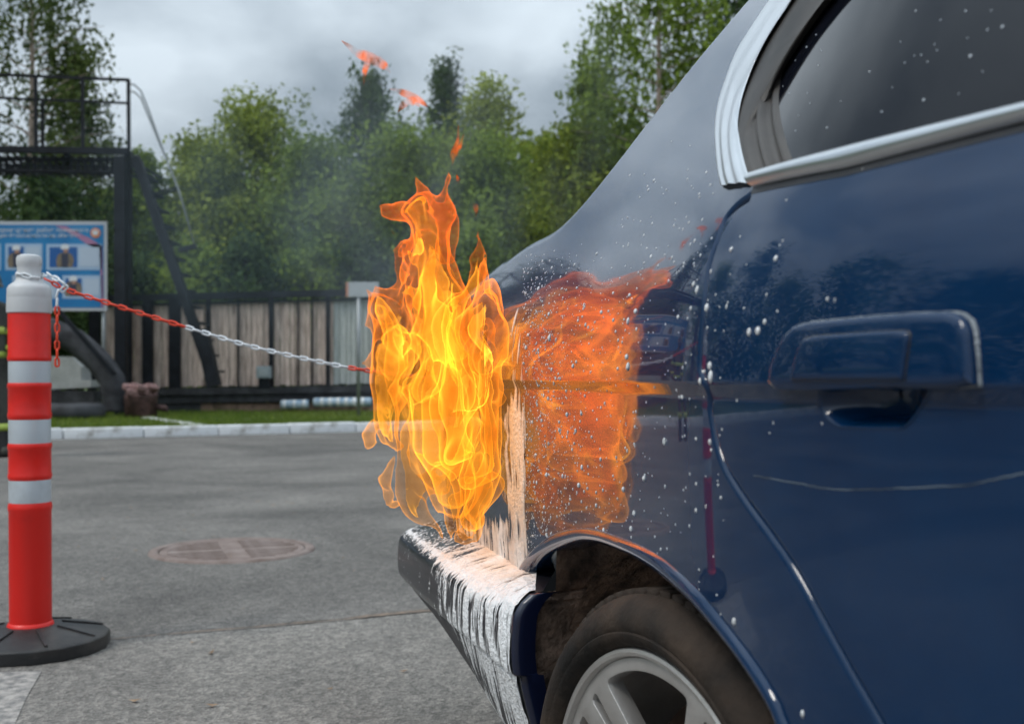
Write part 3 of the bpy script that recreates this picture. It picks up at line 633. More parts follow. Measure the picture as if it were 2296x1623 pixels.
def inv(px, py, off=0.0, iters=40):
    """body point (l, wv) seen at a pixel"""
    px = np.atleast_1d(np.asarray(px, float)); py = np.atleast_1d(np.asarray(py, float)); tgt = np.stack([px, py], -1)
    lt = np.linspace(.3, 2.3, 401); pt = proj(S(lt, .8))[:, 0]; l = np.interp(-px, -pt, lt); wv = np.full_like(l, .8)
    for _ in range(iters):
        p = proj(S(l, wv, off)); e = 1e-4
        Jl = (proj(S(l+e, wv, off))-p)/e; Jw = (proj(S(l, wv+e, off))-p)/e; r = tgt-p
        det = Jl[:, 0]*Jw[:, 1]-Jl[:, 1]*Jw[:, 0]
        dl = (r[:, 0]*Jw[:, 1]-r[:, 1]*Jw[:, 0])/det; dw = (Jl[:, 0]*r[:, 1]-Jl[:, 1]*r[:, 0])/det
        l = np.clip(l+np.clip(dl, -.08, .08), -1.2, 3.0); wv = np.clip(wv+np.clip(dw, -.05, .05), .1, 1.55)
    return l, wv
# fit the roof and boot edge to the outline seen in the photograph
SIL = np.array([(1050,614),(1101,587),(1143,566),(1181,549),(1222,531),(1266,505),(1290,478),(1345,417),(1379,371),(1410,327),(1451,273),(1513,191),(1577,111),(1642,39),(1678,0)], float)
lf_ = np.arange(.6, 2.16, .01)
for _ in range(14):
    Wg = np.stack([np.linspace(.9, wtop(l), 60) for l in lf_]); Pg = proj(S(np.repeat(lf_[:, None], 60, 1), Wg)).reshape(-1, 2); Lr = np.repeat(lf_, 60)
    upd_l = []; upd_z = []
    for x_, y_ in SIL:
        k = np.abs(Pg[:, 0]-x_) < 4
        if not k.any(): continue
        j = np.where(k)[0][np.argmin(Pg[k, 1])]; P3 = S(Lr[j], Wg.reshape(-1)[j]); Yd = CT*P3[0]-ST*P3[1]
        upd_l.append(Lr[j]); upd_z.append((Pg[j, 1]-y_)/FPX*Yd)
    o_ = np.argsort(upd_l); ul = np.array(upd_l)[o_]; uz = np.array(upd_z)[o_]
    dz_ = np.interp(Lg, ul, uz); dz_ = np.convolve(np.pad(dz_, 20, mode='edge'), np.ones(41)/41, mode='valid')
    zeg = np.minimum(zeg+dz_*.7, 1.43)
zeg = np.where(Lg < .80, np.minimum(zeg, 1.42), zeg)
zs_ = np.convolve(np.pad(zeg, 85, mode='edge'), np.hanning(171)/np.hanning(171).sum(), mode='valid'); wq_ = sm((Lg-1.16)/.16); zeg = zeg*(1-wq_)+zs_*wq_
zk = float(np.interp(2.0, Lg, zeg)); zeg = np.where(Lg > 2.0, zk-.075*sm((Lg-2.0)/.45), zeg)
def pxl(pts, off=0.0):
    p = np.array(pts, float); return np.stack(inv(p[:, 0], p[:, 1], off), -1)
def dens(P, d=.008, closed=False):
    P = np.asarray(P, float); out_ = []
    n = len(P) if closed else len(P)-1
    for i in range(n):
        a = P[i]; c = P[(i+1) % len(P)]; m = max(1, int(np.linalg.norm(c-a)/d))
        out_ += [a+(c-a)*k/m for k in range(m)]
    if not closed: out_.append(P[-1])
    return np.array(out_)
def spline(P, d=.008):
    """Catmull-Rom through P, resampled"""
    P = np.asarray(P, float); Q = np.vstack([2*P[0]-P[1], P, 2*P[-1]-P[-2]]); o_ = []
    for i in range(1, len(Q)-2):
        m = max(2, int(np.linalg.norm(Q[i+1]-Q[i])/d))
        for k in range(m):
            t = k/m; o_.append(.5*((2*Q[i])+(-Q[i-1]+Q[i+1])*t+(2*Q[i-1]-5*Q[i]+4*Q[i+1]-Q[i+2])*t*t+(-Q[i-1]+3*Q[i]-3*Q[i+1]+Q[i+2])*t**3))
    o_.append(P[-1]); return np.array(o_)
def inside(pt, poly):
    x, y = pt[:, 0], pt[:, 1]; r = np.zeros(len(pt), bool); px_, py_ = poly[:, 0], poly[:, 1]; j = len(poly)-1
    for i in range(len(poly)):
        c = ((py_[i] > y) != (py_[j] > y)) & (x < (px_[j]-px_[i])*(y-py_[i])/(py_[j]-py_[i]+1e-12)+px_[i]); r ^= c; j = i
    return r
def panel(name, poly, holes=(), mt=None, parent=None, step=(.012, .01), off=0.0, wlines=None, fn=None, nfn=None):
    """triangulated patch of the body surface inside poly (l, wv)"""
    fn = fn or S; nfn = nfn or Nrm
    lo = poly.min(0); hi = poly.max(0)
    gl = np.arange(lo[0], hi[0], step[0]); gw = np.arange(lo[1], hi[1], step[1]) if wlines is None else wlines
    A, B_ = np.meshgrid(gl, gw); pts = np.stack([A.ravel(), B_.ravel()], -1)
    keep = inside(pts, poly)
    for h in holes: keep &= ~inside(pts, h)
    pts = pts[keep]
    loops = [poly]+list(holes); allb = np.concatenate(loops)
    kq = np.ones(len(pts), bool)
    for c in range(0, len(pts), 4000):
        dd_ = ((pts[c:c+4000, None, :]-allb[None])**2).sum(-1).min(1); kq[c:c+4000] = dd_ > (min(step)*.45)**2
    pts = pts[kq]
    V = np.concatenate([allb, pts]); E = []; b0 = 0
    for lp in loops: E += [(b0+i, b0+(i+1) % len(lp)) for i in range(len(lp))]; b0 += len(lp)
    r = delaunay_2d_cdt([Vector(v) for v in V], E, [], 0, 1e-7)
    v2 = np.array([(v.x, v.y) for v in r[0]]); f = np.array([t for t in r[2] if len(t) == 3])
    c = v2[f].mean(1); k = inside(c, poly)
    for h in holes: k &= ~inside(c, h)
    f = f[k]; P = fn(v2[:, 0], v2[:, 1], off); nn = nfn(v2[:, 0], v2[:, 1])
    fn_ = np.cross(P[f[:, 1]]-P[f[:, 0]], P[f[:, 2]]-P[f[:, 0]]); flip = (fn_*nn[f[:, 0]]).sum(1) < 0; f[flip] = f[flip][:, ::-1]
    return mobj(name, P-ORG, f, mt, parent, True, nn)
def rolled(name, curve, side, mt, parent, r=.004, depth=.018, off=0.0, off2d=None):
    """edge of a panel rolled inwards along a curve of (l, wv); side=+1/-1 picks the way it leaves the panel"""
    P = S(curve[:, 0], curve[:, 1], off); nn = Nrm(curve[:, 0], curve[:, 1]); T = np.gradient(P, axis=0); T /= np.linalg.norm(T, axis=1, keepdims=True)
    b = np.cross(T, nn)*side
    if off2d is not None:
        Q = S(off2d[:, 0], off2d[:, 1]); b = b*np.sign(((Q-P)*b).sum())
    rows = []
    for a in (0, 22, 45, 68, 90): a = math.radians(a); rows.append(P+b*r*math.sin(a)-nn*r*(1-math.cos(a)))
    rows.append(rows[-1]-nn*depth)
    m = len(P); V = np.concatenate(rows); F = []
    for j in range(len(rows)-1):
        for i in range(m-1):
            q = (j*m+i, j*m+i+1, (j+1)*m+i+1, (j+1)*m+i); F.append(q)
    o = mobj(name, V-ORG, F, mt, parent, True)
    return o
def carpaint():
    m = bpy.data.materials.new('dark_blue_paint'); m.use_nodes = True; t = m.node_tree; b = t.nodes['Principled BSDF']
    tcn = N(t, 'ShaderNodeTexCoord'); o = tcn.outputs['Object']
    n1 = N(t, 'ShaderNodeTexNoise', inp={'Scale': 5.0, 'Detail': 7.0, 'Roughness': .65}); t.links.new(o, n1.inputs['Vector'])
    r1 = N(t, 'ShaderNodeValToRGB'); t.links.new(n1.outputs[0], r1.inputs[0])
    r1.color_ramp.elements[0].position = .3; r1.color_ramp.elements[0].color = (.0006,.017,.060,1)
    r1.color_ramp.elements[1].position = .75; r1.color_ramp.elements[1].color = (.0008,.0270,.084,1)
    # fine scratches and dust
    mp = N(t, 'ShaderNodeMapping'); mp.inputs['Scale'].default_value = (1.5, 14, 14); mp.inputs['Rotation'].default_value = (0, .12, 0); t.links.new(o, mp.inputs[0])
    n2 = N(t, 'ShaderNodeTexNoise', inp={'Scale': 9.0, 'Detail': 9.0, 'Roughness': .75}); t.links.new(mp.outputs[0], n2.inputs['Vector'])
    r2 = N(t, 'ShaderNodeValToRGB'); t.links.new(n2.outputs[0], r2.inputs[0])
    r2.color_ramp.elements[0].position = .66; r2.color_ramp.elements[0].color = (0,0,0,1); r2.color_ramp.elements[1].position = .85; r2.color_ramp.elements[1].color = (.09,.09,.09,1)
    mx_ = N(t, 'ShaderNodeMixRGB', inp={2: (.10,.12,.15,1)}); t.links.new(r2.outputs[0], mx_.inputs[0]); t.links.new(r1.outputs[0], mx_.inputs[1])
    t.links.new(mx_.outputs[0], b.inputs['Base Color'])
    b.inputs['Metallic'].default_value = 0.0; b.inputs['Roughness'].default_value = .45; b.inputs['Specular IOR Level'].default_value = .05
    b.inputs['Coat Weight'].default_value = 1.0; b.inputs['Coat IOR'].default_value = 1.47
    rr = N(t, 'ShaderNodeMapRange', inp={1: .3, 2: .8, 3: .015, 4: .075}); t.links.new(n1.outputs[0], rr.inputs[0]); t.links.new(rr.outputs[0], b.inputs['Coat Roughness'])
    n4 = N(t, 'ShaderNodeTexNoise', inp={'Scale': 3.5, 'Detail': 1.0}); t.links.new(o, n4.inputs['Vector'])
    bp = N(t, 'ShaderNodeBump', inp={'Strength': .05, 'Distance': .02}); t.links.new(n4.outputs[0], bp.inputs['Height']); t.links.new(bp.outputs[0], b.inputs['Coat Normal'])
    return m
M['paint'] = carpaint()
M['chrome'] = mat('bright_trim', (.62,.64,.66), .28, 1.0, var=.08, vscale=9)
M['rubber'] = mat('window_rubber', (.022,.020,.019), .55, col2=(.075,.066,.058), vscale=7, stretch=(1,1,.35))
M['glass'] = mat('tinted_glass', (.005,.006,.010), .05, spec=.24)
M['black_plastic'] = mat('black_plastic', (.015,.015,.018), .45, var=.3, vscale=20)
M['dirt'] = mat('muddy_liner', (.045,.030,.023), .95, col2=(.30,.20,.145), vscale=26, bump=.8, bscale=90)
M['tyre'] = mat('dusty_tyre', (.012,.0105,.0095), .8, col2=(.062,.043,.031), vscale=9, bump=.35, bscale=70, spec=.25, ramp=(.38,.72))
M['alloy'] = mat('worn_alloy', (.50,.48,.46), .42, .75, col2=(.62,.60,.58), vscale=14, bump=.06, bscale=200)
M['lens'] = mat('scorched_tail_lens', (.06,.012,.008), .25, coat=.6, var=.5, vscale=14)
M['bumper'] = mat('bumper_plastic', (.010,.011,.016), .32, coat=.3, var=.3, vscale=9)
M['bumper_navy'] = mat('navy_bumper_edge', (.004,.008,.03), .3, coat=.5)
M['valance'] = mat('valance_plastic', (.055,.055,.06), .6, var=.2, vscale=12)

# --- outlines, read off the photograph and laid on the body surface
GAP = [(1690,424),(1652,452),(1622,488),(1603,540),(1584,598),(1572,690),(1565,770),(1563,828),(1569,852),(1581,874),(1586,921),(1601,1003),(1623,1064),(1664,1130),(1722,1210),(1780,1297),(1845,1417),(1909,1533),(1961,1623),(2040,1770)]
gap = spline(pxl(GAP), .006)
ARCH = [(1157,1292),(1175,1256),(1208,1219),(1245,1194),(1288,1183),(1325,1183),(1372,1196),(1445,1226),(1500,1263),(1573,1332),(1664,1445),(1737,1554),(1766,1623),(1830,1760)]
ARCHI = [(1172,1300),(1190,1274),(1221,1246),(1256,1229),(1297,1217),(1330,1218),(1368,1229),(1427,1256),(1487,1298),(1558,1362),(1646,1466),(1716,1570),(1745,1630),(1806,1760)]
arch = spline(pxl(ARCH), .006); 
archi = pxl(ARCHI, .0); archi = spline(archi, .006)
CHO = [(1729,0),(1688,61),(1656,113),(1632,174),(1615,227),(1607,284),(1609,344),(1615,397),(1622,421)]
CHI = [(1757,0),(1737,36),(1705,93),(1676,154),(1660,203),(1654,259),(1660,308),(1672,365),(1688,413)]
GLE = [(1818,0),(1786,45),(1753,97),(1733,142),(1723,194),(1725,243),(1737,300),(1753,348),(1757,368)]
cho = pxl(CHO); chi = pxl(CHI); gle = pxl(GLE)
def ext_up(c, top=1.325):           # carry the outline on above the frame, to the window's upper corner
    d = c[0]-c[2]; d /= np.linalg.norm(d); p = [c[0]]
    while p[-1][1] < top-.01 and len(p) < 40:
        d = d+np.array([-.16, -.03]); d /= np.linalg.norm(d); p.append(p[-1]+d*.02)
    return np.vstack([np.array(p[1:])[::-1], c])
cho = spline(ext_up(cho), .006); chi_x = spline(ext_up(chi, 1.30), .006); gle_x = spline(ext_up(gle, 1.275), .006)
belt_lo = pxl([(1690,421),(1899,379),(2296,277)]); belt_hi = pxl([(1684,389),(1753,367),(2296,233)])
BZ = belt_lo[-1][1]; BH = belt_hi[-1][1]
LF = -.28
# quarter panel
bot_l = inv(1149,1300)[0][0]; WB = float(inv(1149,1304)[1][0])
lowr = np.array([(l, WB+.0) for l in np.linspace(bot_l+.01, LEND, 160)])
topc = np.array([(l, wtop(l)) for l in np.arange(LEND, LF, -.012)])
wtopz = np.array([(l, cho[0][1]) for l in np.linspace(LF, cho[0][0]-.01, 60)])
gd = gap[:, :]
zlow = min(arch[-1][1], gap[-1][1])
polyq = np.concatenate([gd[:-1], dens(np.array([gap[-1], arch[-1]]), .008)[:-1], arch[::-1], lowr, topc, wtopz, cho[:-1], dens(np.array([cho[-1], pxl([(1634,427)])[0], pxl([(1688,418)])[0], gap[0]]), .006)[:-1]])
wl = np.unique(np.concatenate([np.arange(.15, .775, .012), np.arange(.775, .80, .002), np.arange(.802, 1.5, .009)]))
qp = panel('quarter_panel', polyq, (), M['paint'], car, (.010, .006), 0, wl); tag(qp, 'dark blue rear quarter panel and roof pillar, mirroring the flames')
# rear door, with the opening of the handle scoop
gapd = gap.copy(); tg_ = np.gradient(gap, axis=0); tg_ /= np.linalg.norm(tg_, axis=1, keepdims=True)
gapd = gap+np.stack([tg_[:, 1], -tg_[:, 0]], -1)*(.0125)*np.sign(-1.0)
if gapd[len(gapd)//2][0] > gap[len(gap)//2][0]: gapd = gap-(gapd-gap)
SCOOP = [(1834,872),(1836,908),(1846,930),(1862,945),(1882,957),(1950,960),(2026,960),(2042,946),(2064,915),(2084,884),(2086,868),(1990,866),(1900,868)]
scoop = dens(pxl(SCOOP), .006, True)
bl_x = np.array([(l, BZ) for l in np.linspace(belt_lo[-1][0]-.01, LF, 50)])
polyd = np.concatenate([gapd, dens(np.array([gapd[-1], [LF, gapd[-1][1]]]), .012)[1:], dens(np.array([[LF, gapd[-1][1]], [LF, BZ]]), .012)[1:], bl_x[::-1][1:], dens(belt_lo[::-1], .008)])
dr = panel('rear_door', polyd, (scoop,), M['paint'], car, (.010, .006), 0, wl); tag(dr, 'dark blue rear door with a scratch below its handle')
rolled('panel_edge', gap, 1, M['paint'], qp, .0062, .02, off2d=gapd); rolled('door_edge', gapd, -1, M['paint'], dr, .0035, .02, off2d=gap)
# dark seal inside the gap
def strip(name, A, B_, mt, parent, offa=0.0, offb=0.0, bulge=0.0, rows=1, smooth=True):
    """band between two curves of (l, wv) on the body, lifted by an offset"""
    m = max(len(A), len(B_)); ra = lambda c: np.stack([np.interp(np.linspace(0,1,m), np.linspace(0,1,len(c)), c[:, k]) for k in (0,1)], -1)
    A = ra(np.asarray(A)); B_ = ra(np.asarray(B_)); R = []
    for j in range(rows+1):
        t = j/rows; c = A*(1-t)+B_*t; of = offa*(1-t)+offb*t+(bulge(t) if callable(bulge) else bulge*math.sin(math.pi*t)); R.append(S(c[:, 0], c[:, 1], of))
    V = np.concatenate(R); F = [(j*m+i, j*m+i+1, (j+1)*m+i+1, (j+1)*m+i) for j in range(rows) for i in range(m-1)]
    return mobj(name, V-ORG, F, mt, parent, smooth)
mid = (gap+gapd)/2; strip('door_seal', gap, gapd, M['black_plastic'], dr, -.021, -.021, 0, 1)
# wheel arch lip: rolls outwards from the panel, then turns in
arch_r = np.stack([np.interp(np.linspace(0,1,120), np.linspace(0,1,len(arch)), arch[:, k]) for k in (0,1)], -1)
archi_r = np.stack([np.interp(np.linspace(0,1,120), np.linspace(0,1,len(archi)), archi[:, k]) for k in (0,1)], -1)
rows = []
for t, of in ((0,0),(.1,.0035),(.3,.0055),(.6,.005),(.85,.002),(1,-.004),(1.05,-.015),(1.05,-.05)):
    c = arch_r*(1-t)+archi_r*t; rows.append(S(c[:, 0], c[:, 1], of))
m = 120; V = np.concatenate(rows); F = [(j*m+i, j*m+i+1, (j+1)*m+i+1, (j+1)*m+i) for j in range(len(rows)-1) for i in range(m-1)]
mobj('arch_lip', V-ORG, F, M['paint'], car, True)

# --- window: trim, rubber, glass
gtop = 1.30
def trimprof(t): return .0045*math.sin(math.pi*min(1, max(0, t)))**.4+.0009*math.sin(t*math.pi*6)
pt = strip('pillar_trim', cho, chi_x, M['chrome'], car, .001, .001, trimprof, 24)
tag(pt, 'bright silver window trim curving down the roof pillar')
rub = strip('window_rubber', np.vstack([chi_x]), gle_x, M['rubber'], dr, .0015, -.012, lambda t: .004*math.sin(t*math.pi*5)*math.sin(math.pi*t), 18)
bt_lo = np.vstack([belt_lo, [[LF, BZ]]]); bt_hi = np.vstack([belt_hi, [[LF, BH]]])
bt_lo = dens(bt_lo, .02); bt_hi = dens(bt_hi, .02)
bt = strip('belt_trim', bt_hi, bt_lo, M['chrome'], dr, -.004, .001, lambda t: .011*math.sin(math.pi*t)**.45, 14)
strip('belt_painted_shadow', bt_lo+np.array([0, .0015]), bt_lo+np.array([0, -.006]), M['black_plastic'], dr, .0004, .0004)  # flat black strip on the door, painting the shadow line under the trim
hi_ext = np.vstack([[[LF, BH-.01]], [[belt_hi[-1][0], BH-.01]], belt_hi[::-1][1:2]-[0, .01], [[gle_x[-1][0]+.004, gle_x[-1][1]-.012]]])
polyg = np.concatenate([dens(hi_ext, .02), gle_x[::-1]+np.array([.002, 0]), dens(np.array([[gle_x[0][0], gle_x[0][1]], [LF, gle_x[0][1]]]), .02)[1:-1], dens(np.array([[LF, gle_x[0][1]], [LF, BH-.01]]), .02)[:-1]])
gl_ = panel('window_glass', polyg, (), M['glass'], dr, (.02, .02), -.012)
strip('window_top_rubber', np.array([(l, cho[0][1]) for l in np.linspace(LF, cho[0][0], 60)]), np.array([(l, gle_x[0][1]-.004) for l in np.linspace(LF, gle_x[0][0], 60)]), M['rubber'], dr, .001, -.01)

# --- door handle
HB = [(1738,858),(1743,820),(1765,768),(1780,746),(1798,731),(1825,724),(1940,713),(2046,704),(2140,701),(2163,706),(2180,720),(2189,745),(2195,804),(2199,862),(2150,866),(1990,866),(1840,867),(1760,869)]
HF = [(1798,853),(1808,806),(1818,778),(1830,762),(1848,756),(1950,749),(2040,744),(2060,747),(2064,757),(2060,786),(2051,853)]
def raised(name, px, h0, h1, mt, parent, rnd=.004, inner=None):
    """pad standing off the door, with a rounded edge"""
    c = dens(pxl(px), .004, True)
    cen = c.mean(0); rows = []; n_ = len(c)
    tan = np.roll(c, -1, 0)-np.roll(c, 1, 0); tan /= np.linalg.norm(tan, axis=1, keepdims=True)+1e-9; nin = np.stack([-tan[:, 1], tan[:, 0]], -1)
    if ((cen-c)*nin).sum() < 0: nin = -nin
    for d, hh in ((0, h0), (0, h0+(h1-h0)*.5), (rnd*.3, h1-rnd*.3*(h1-h0)/rnd*.5), (rnd, h1), (rnd*2.2, h1+.0004)):
        q = c+nin*d; rows.append((q, np.full(n_, hh)))
    V = [S(q[:, 0], q[:, 1], hh) for q, hh in rows]; F = [(j*n_+i, j*n_+(i+1) % n_, (j+1)*n_+(i+1) % n_, (j+1)*n_+i) for j in range(len(rows)-1) for i in range(n_)]
    r = delaunay_2d_cdt([Vector(v) for v in rows[-1][0]], [(i, (i+1) % n_) for i in range(n_)], [], 1, 1e-7)
    b0 = len(rows)*n_; v2 = np.array([(v.x, v.y) for v in r[0]]); V.append(S(v2[:, 0], v2[:, 1], h1+.0004)); F += [tuple(b0+i for i in t) for t in r[2]]
    o = mobj(name, np.concatenate(V)-ORG, F, mt, parent); bm = bmesh.new(); bm.from_mesh(o.data); bmesh.ops.remove_doubles(bm, verts=bm.verts, dist=1e-5); bmesh.ops.recalc_face_normals(bm, faces=bm.faces); bm.to_mesh(o.data); bm.free()
    return autosmooth(o, 50)
M['handle_edge'] = mat('chipped_rim', (.10,.12,.14), .6, col2=(.32,.35,.37), vscale=60, bump=.4, bscale=200)
raised('handle_gasket', [(x+(-4 if x < 1960 else 5), y+(-4 if y < 800 else 4)) for x, y in HB], -.001, .0022, M['handle_edge'], dr, .002)
raised('handle_housing', HB, .001, .0085, M['paint'], dr, .0035)
raised('handle_flap_gap', [(x+(-3 if x < 1930 else 3), y-(3 if y < 800 else 0)) for x, y in HF], .008, .0093, M['black_plastic'], dr, .001)
raised('handle_flap', HF, .0085, .0118, M['paint'], dr, .0022)
# scoop behind the flap: a bowl with a rounded lip
cen = scoop.mean(0); rows = []
for t, of in ((-.03,.0006),(0,.0010),(.06,-.001),(.16,-.006),(.30,-.013),(.5,-.021),(.7,-.025),(.97,-.026)):
    q = scoop+(cen-scoop)*t; rows.append(S(q[:, 0], q[:, 1], of))
n_ = len(scoop); V = np.concatenate(rows); F = [(j*n_+i, j*n_+(i+1) % n_, (j+1)*n_+(i+1) % n_, (j+1)*n_+i) for j in range(len(rows)-1) for i in range(n_)]
mobj('handle_scoop', V-ORG, F, M['paint'], dr, True)
M['scratch'] = mat('bare_scratch', (.03,.04,.05), .6, col2=(.16,.20,.23), vscale=40)
# long scratch below the handle
scr = spline(pxl([(1690,1066),(1736,1073),(1790,1083),(1850,1094),(1900,1098),(1980,1096),(2070,1092),(2160,1087),(2240,1072),(2300,1060)]), .004)
wob = np.stack([0*scr[:, 0], .0007*np.array([float(fnoise(k*.7, 2.2, 1.1, 2)) for k in range(len(scr))])], -1)
strip('door_scratch', scr+wob+[0, .0004], scr+wob-[0, .0004], M['scratch'], dr, .0004, .0004)

# --- top of the car: roof, rear window and boot lid between the two side edges
ls = np.concatenate([np.arange(LF, .86, .04), np.arange(.86, 1.36, .02), np.arange(1.36, LC+.19, .03)])
ed = S(ls, np.array([wtop(l) for l in ls]))
def deck(name, a, c, mt):
    k = (ls >= a-1e-6) & (ls <= c+1e-6); E_ = ed[k]; rows = []; m = len(E_)
    for t in np.linspace(0, 1, 13):
        s_, q_, z_ = E_[:, 0], E_[:, 1]*(1-t)+(-2*(KD+HALF)-E_[:, 1])*t, E_[:, 2]+.035*math.sin(math.pi*t); rows.append(np.stack([s_, q_, z_], -1))
    V = np.concatenate(rows); F = [(j*m+i, (j+1)*m+i, (j+1)*m+i+1, j*m+i+1) for j in range(12) for i in range(m-1)]
    return mobj(name, V-ORG, F, mt, car, True)
deck('roof', LF, .82, M['paint']); deck('rear_window', .82, 1.32, M['glass']); deck('boot_lid', 1.32, 3, M['paint'])
# far flank of the body
me2 = qp.data.copy(); co = np.empty(len(me2.vertices)*3, np.float32); me2.vertices.foreach_get('co', co); co = co.reshape(-1,3); co[:, 1] = -co[:, 1]; me2.vertices.foreach_set('co', co.ravel()); me2.flip_normals()
nv = np.array(Nrm(polyq[:1,0], polyq[:1,1])); obj_me('far_quarter_panel', me2, car)
# tail lamp wrapped round the corner, proud of the panel
lamp = [(inv(1108,700)[0][0], .80)]
tlp = dens(np.array([(1.93,.735),(LC+.62,.735),(LC+.62,.875),(1.93,.885)]), .02, True)
panel('tail_lamp', tlp, (), M['lens'], car, (.015,.015), .004)

# --- wheel
hub = np.array([1.025, -.630, .2796]); WSC = 1.05
wh = empty('wheel', (hub-ORG).tolist()); wh.parent = car; wh.scale = (WSC, 1.0, WSC)
b = MB(); prof = [(.195,-.16),(.215,-.175),(.25,-.185),(.285,-.178),(.300,-.165),(.3035,-.14),(.3035,-.045)]
prof += [(.3000,-.022),(.294,-.010),(.288,-.003),(.278,.006),(.264,.011),(.250,.012),(.244,.0095),(.2415,.0115),(.236,.011),(.229,.007),(.222,.001),(.2175,-.006),(.212,-.012)]
prof = [(r_ if r_ < .213 else .212+(r_-.212)*.70, y_) for r_, y_ in prof]
b.lathe(prof, 96, 'y'); tyo = b.build('tyre', M['tyre'], wh); autosmooth(tyo, 40)
# tread blocks on the shoulder
for k in range(72):
    a = k*2*math.pi/72; bb = MB(); bb.box(-.0098,.0098,-.080,-.016,.266,.2772)
    if k == 0: o = bb.build('tread_block', M['tyre'], tyo, bevel=.002); tbm = o.data
    else: o = obj_me('tread_block', tbm, tyo)
    o.rotation_euler = (0, a, 0)
b = MB(); b.lathe([(.2155,-.012),(.2175,-.004),(.216,.0005),(.2125,.002),(.209,.0005),(.2075,-.006),(.2045,-.010),(.2045,-.03),(.199,-.05),(.195,-.16)], 96, 'y'); rimb = b.build('rim_barrel', M['alloy'], wh); autosmooth(rimb, 40)
# face with ten paired spokes: big openings and narrow slots
def arcpts(r, a0, a1, n): return [(r*math.cos(math.radians(a0+(a1-a0)*k/n)), r*math.sin(math.radians(a0+(a1-a0)*k/n))) for k in range(n+1)]
outer = np.array(arcpts(.2065, 0, 360, 96)[:-1]); holes = []
def rounded(poly_, r=.012, n=5):
    P = np.array(poly_); o_ = []
    for i in range(len(P)):
        a, p, c = P[i-1], P[i], P[(i+1) % len(P)]; u = (a-p)/np.linalg.norm(a-p); v = (c-p)/np.linalg.norm(c-p); rr_ = min(r, np.linalg.norm(a-p)*.45, np.linalg.norm(c-p)*.45)
        for k in range(n+1): t = k/n; o_.append((p+u*rr_)*(1-t)**2+2*p*t*(1-t)+(p+v*rr_)*t*t)
    return np.array(o_)
A0 = 82.5
for k in range(5):
    a = A0+k*72
    holes.append(rounded(arcpts(.193, a-25, a+25, 8)+[tuple(x) for x in arcpts(.066, a+10, a-10, 1)], .020, 5))
    c = a+36
    for dA in (0.0,):
        e1 = math.radians(c); ux, uz = math.cos(e1), math.sin(e1); r0, r1, hw = .075, .192, .0072; nx, nz_ = -uz, ux
        holes.append(rounded([(ux*r0-nx*hw*.5, uz*r0-nz_*hw*.5), (ux*r1-nx*hw, uz*r1-nz_*hw), (ux*r1+nx*hw, uz*r1+nz_*hw), (ux*r0+nx*hw*.5, uz*r0+nz_*hw*.5)], .007, 3))
loops = [outer]+holes; V2 = np.concatenate(loops); E = []; b0 = 0
for lp in loops: E += [(b0+i, b0+(i+1) % len(lp)) for i in range(len(lp))]; b0 += len(lp)
g = np.array([(r_*math.cos(a_), r_*math.sin(a_)) for r_ in (.02,.045,.08,.12,.15,.19) for a_ in np.linspace(0, 6.28, 60, endpoint=False)])
kp_ = np.ones(len(g), bool)
for h in holes: kp_ &= ~inside(g, h) & (((g[:, None]-h[None])**2).sum(-1).min(1) > .004**2)
r = delaunay_2d_cdt([Vector(v) for v in np.vstack([V2, g[kp_]])], E, [], 0, 1e-7)
v2 = np.array([(v.x, v.y) for v in r[0]]); f = [t for t in r[2]]; c = np.array([v2[list(t)].mean(0) for t in f]); k = inside(c, outer)
for h in holes: k &= ~inside(c, h)
f = [t for t, kk_ in zip(f, k) if kk_]; rad = np.hypot(v2[:, 0], v2[:, 1]); dep = -.006-.030*np.clip((.19-rad)/.15, 0, 1)**1.3
V = np.stack([v2[:, 0], dep, v2[:, 1]], -1)
rf = mobj('rim_face', V, [tuple(t) for t in f], M['alloy'], wh, True)
bm = bmesh.new(); bm.from_mesh(rf.data); bmesh.ops.recalc_face_normals(bm, faces=bm.faces)
if sum(fc.normal.y for fc in bm.faces) < 0: bmesh.ops.reverse_faces(bm, faces=bm.faces)
bm.to_mesh(rf.data); bm.free()
sd = rf.modifiers.new('solid', 'SOLIDIFY'); sd.thickness = .022; sd.offset = -1; bv = rf.modifiers.new('bevel', 'BEVEL'); bv.width = .002; bv.segments = 2; bv.limit_method = 'ANGLE'
b = MB(); b.lathe([(0,-.02),(.028,-.022),(.031,-.028),(.031,-.05)], 32, 'y'); b.build('hub_cap', M['black_plastic'], wh, True)
b = MB(); b.lathe([(.0,-.10),(.155,-.10),(.157,-.105),(.157,-.118),(.0,-.118)], 48, 'y'); b.build('brake_disc', mat('rusty_disc', (.05,.03,.022), .6, .5, col2=(.13,.08,.06), vscale=12), wh)
b = MB(); b.box(.05,.165,-.135,-.07,-.07,.08); b.build('brake_caliper', M['dirt'], wh, bevel=.012)
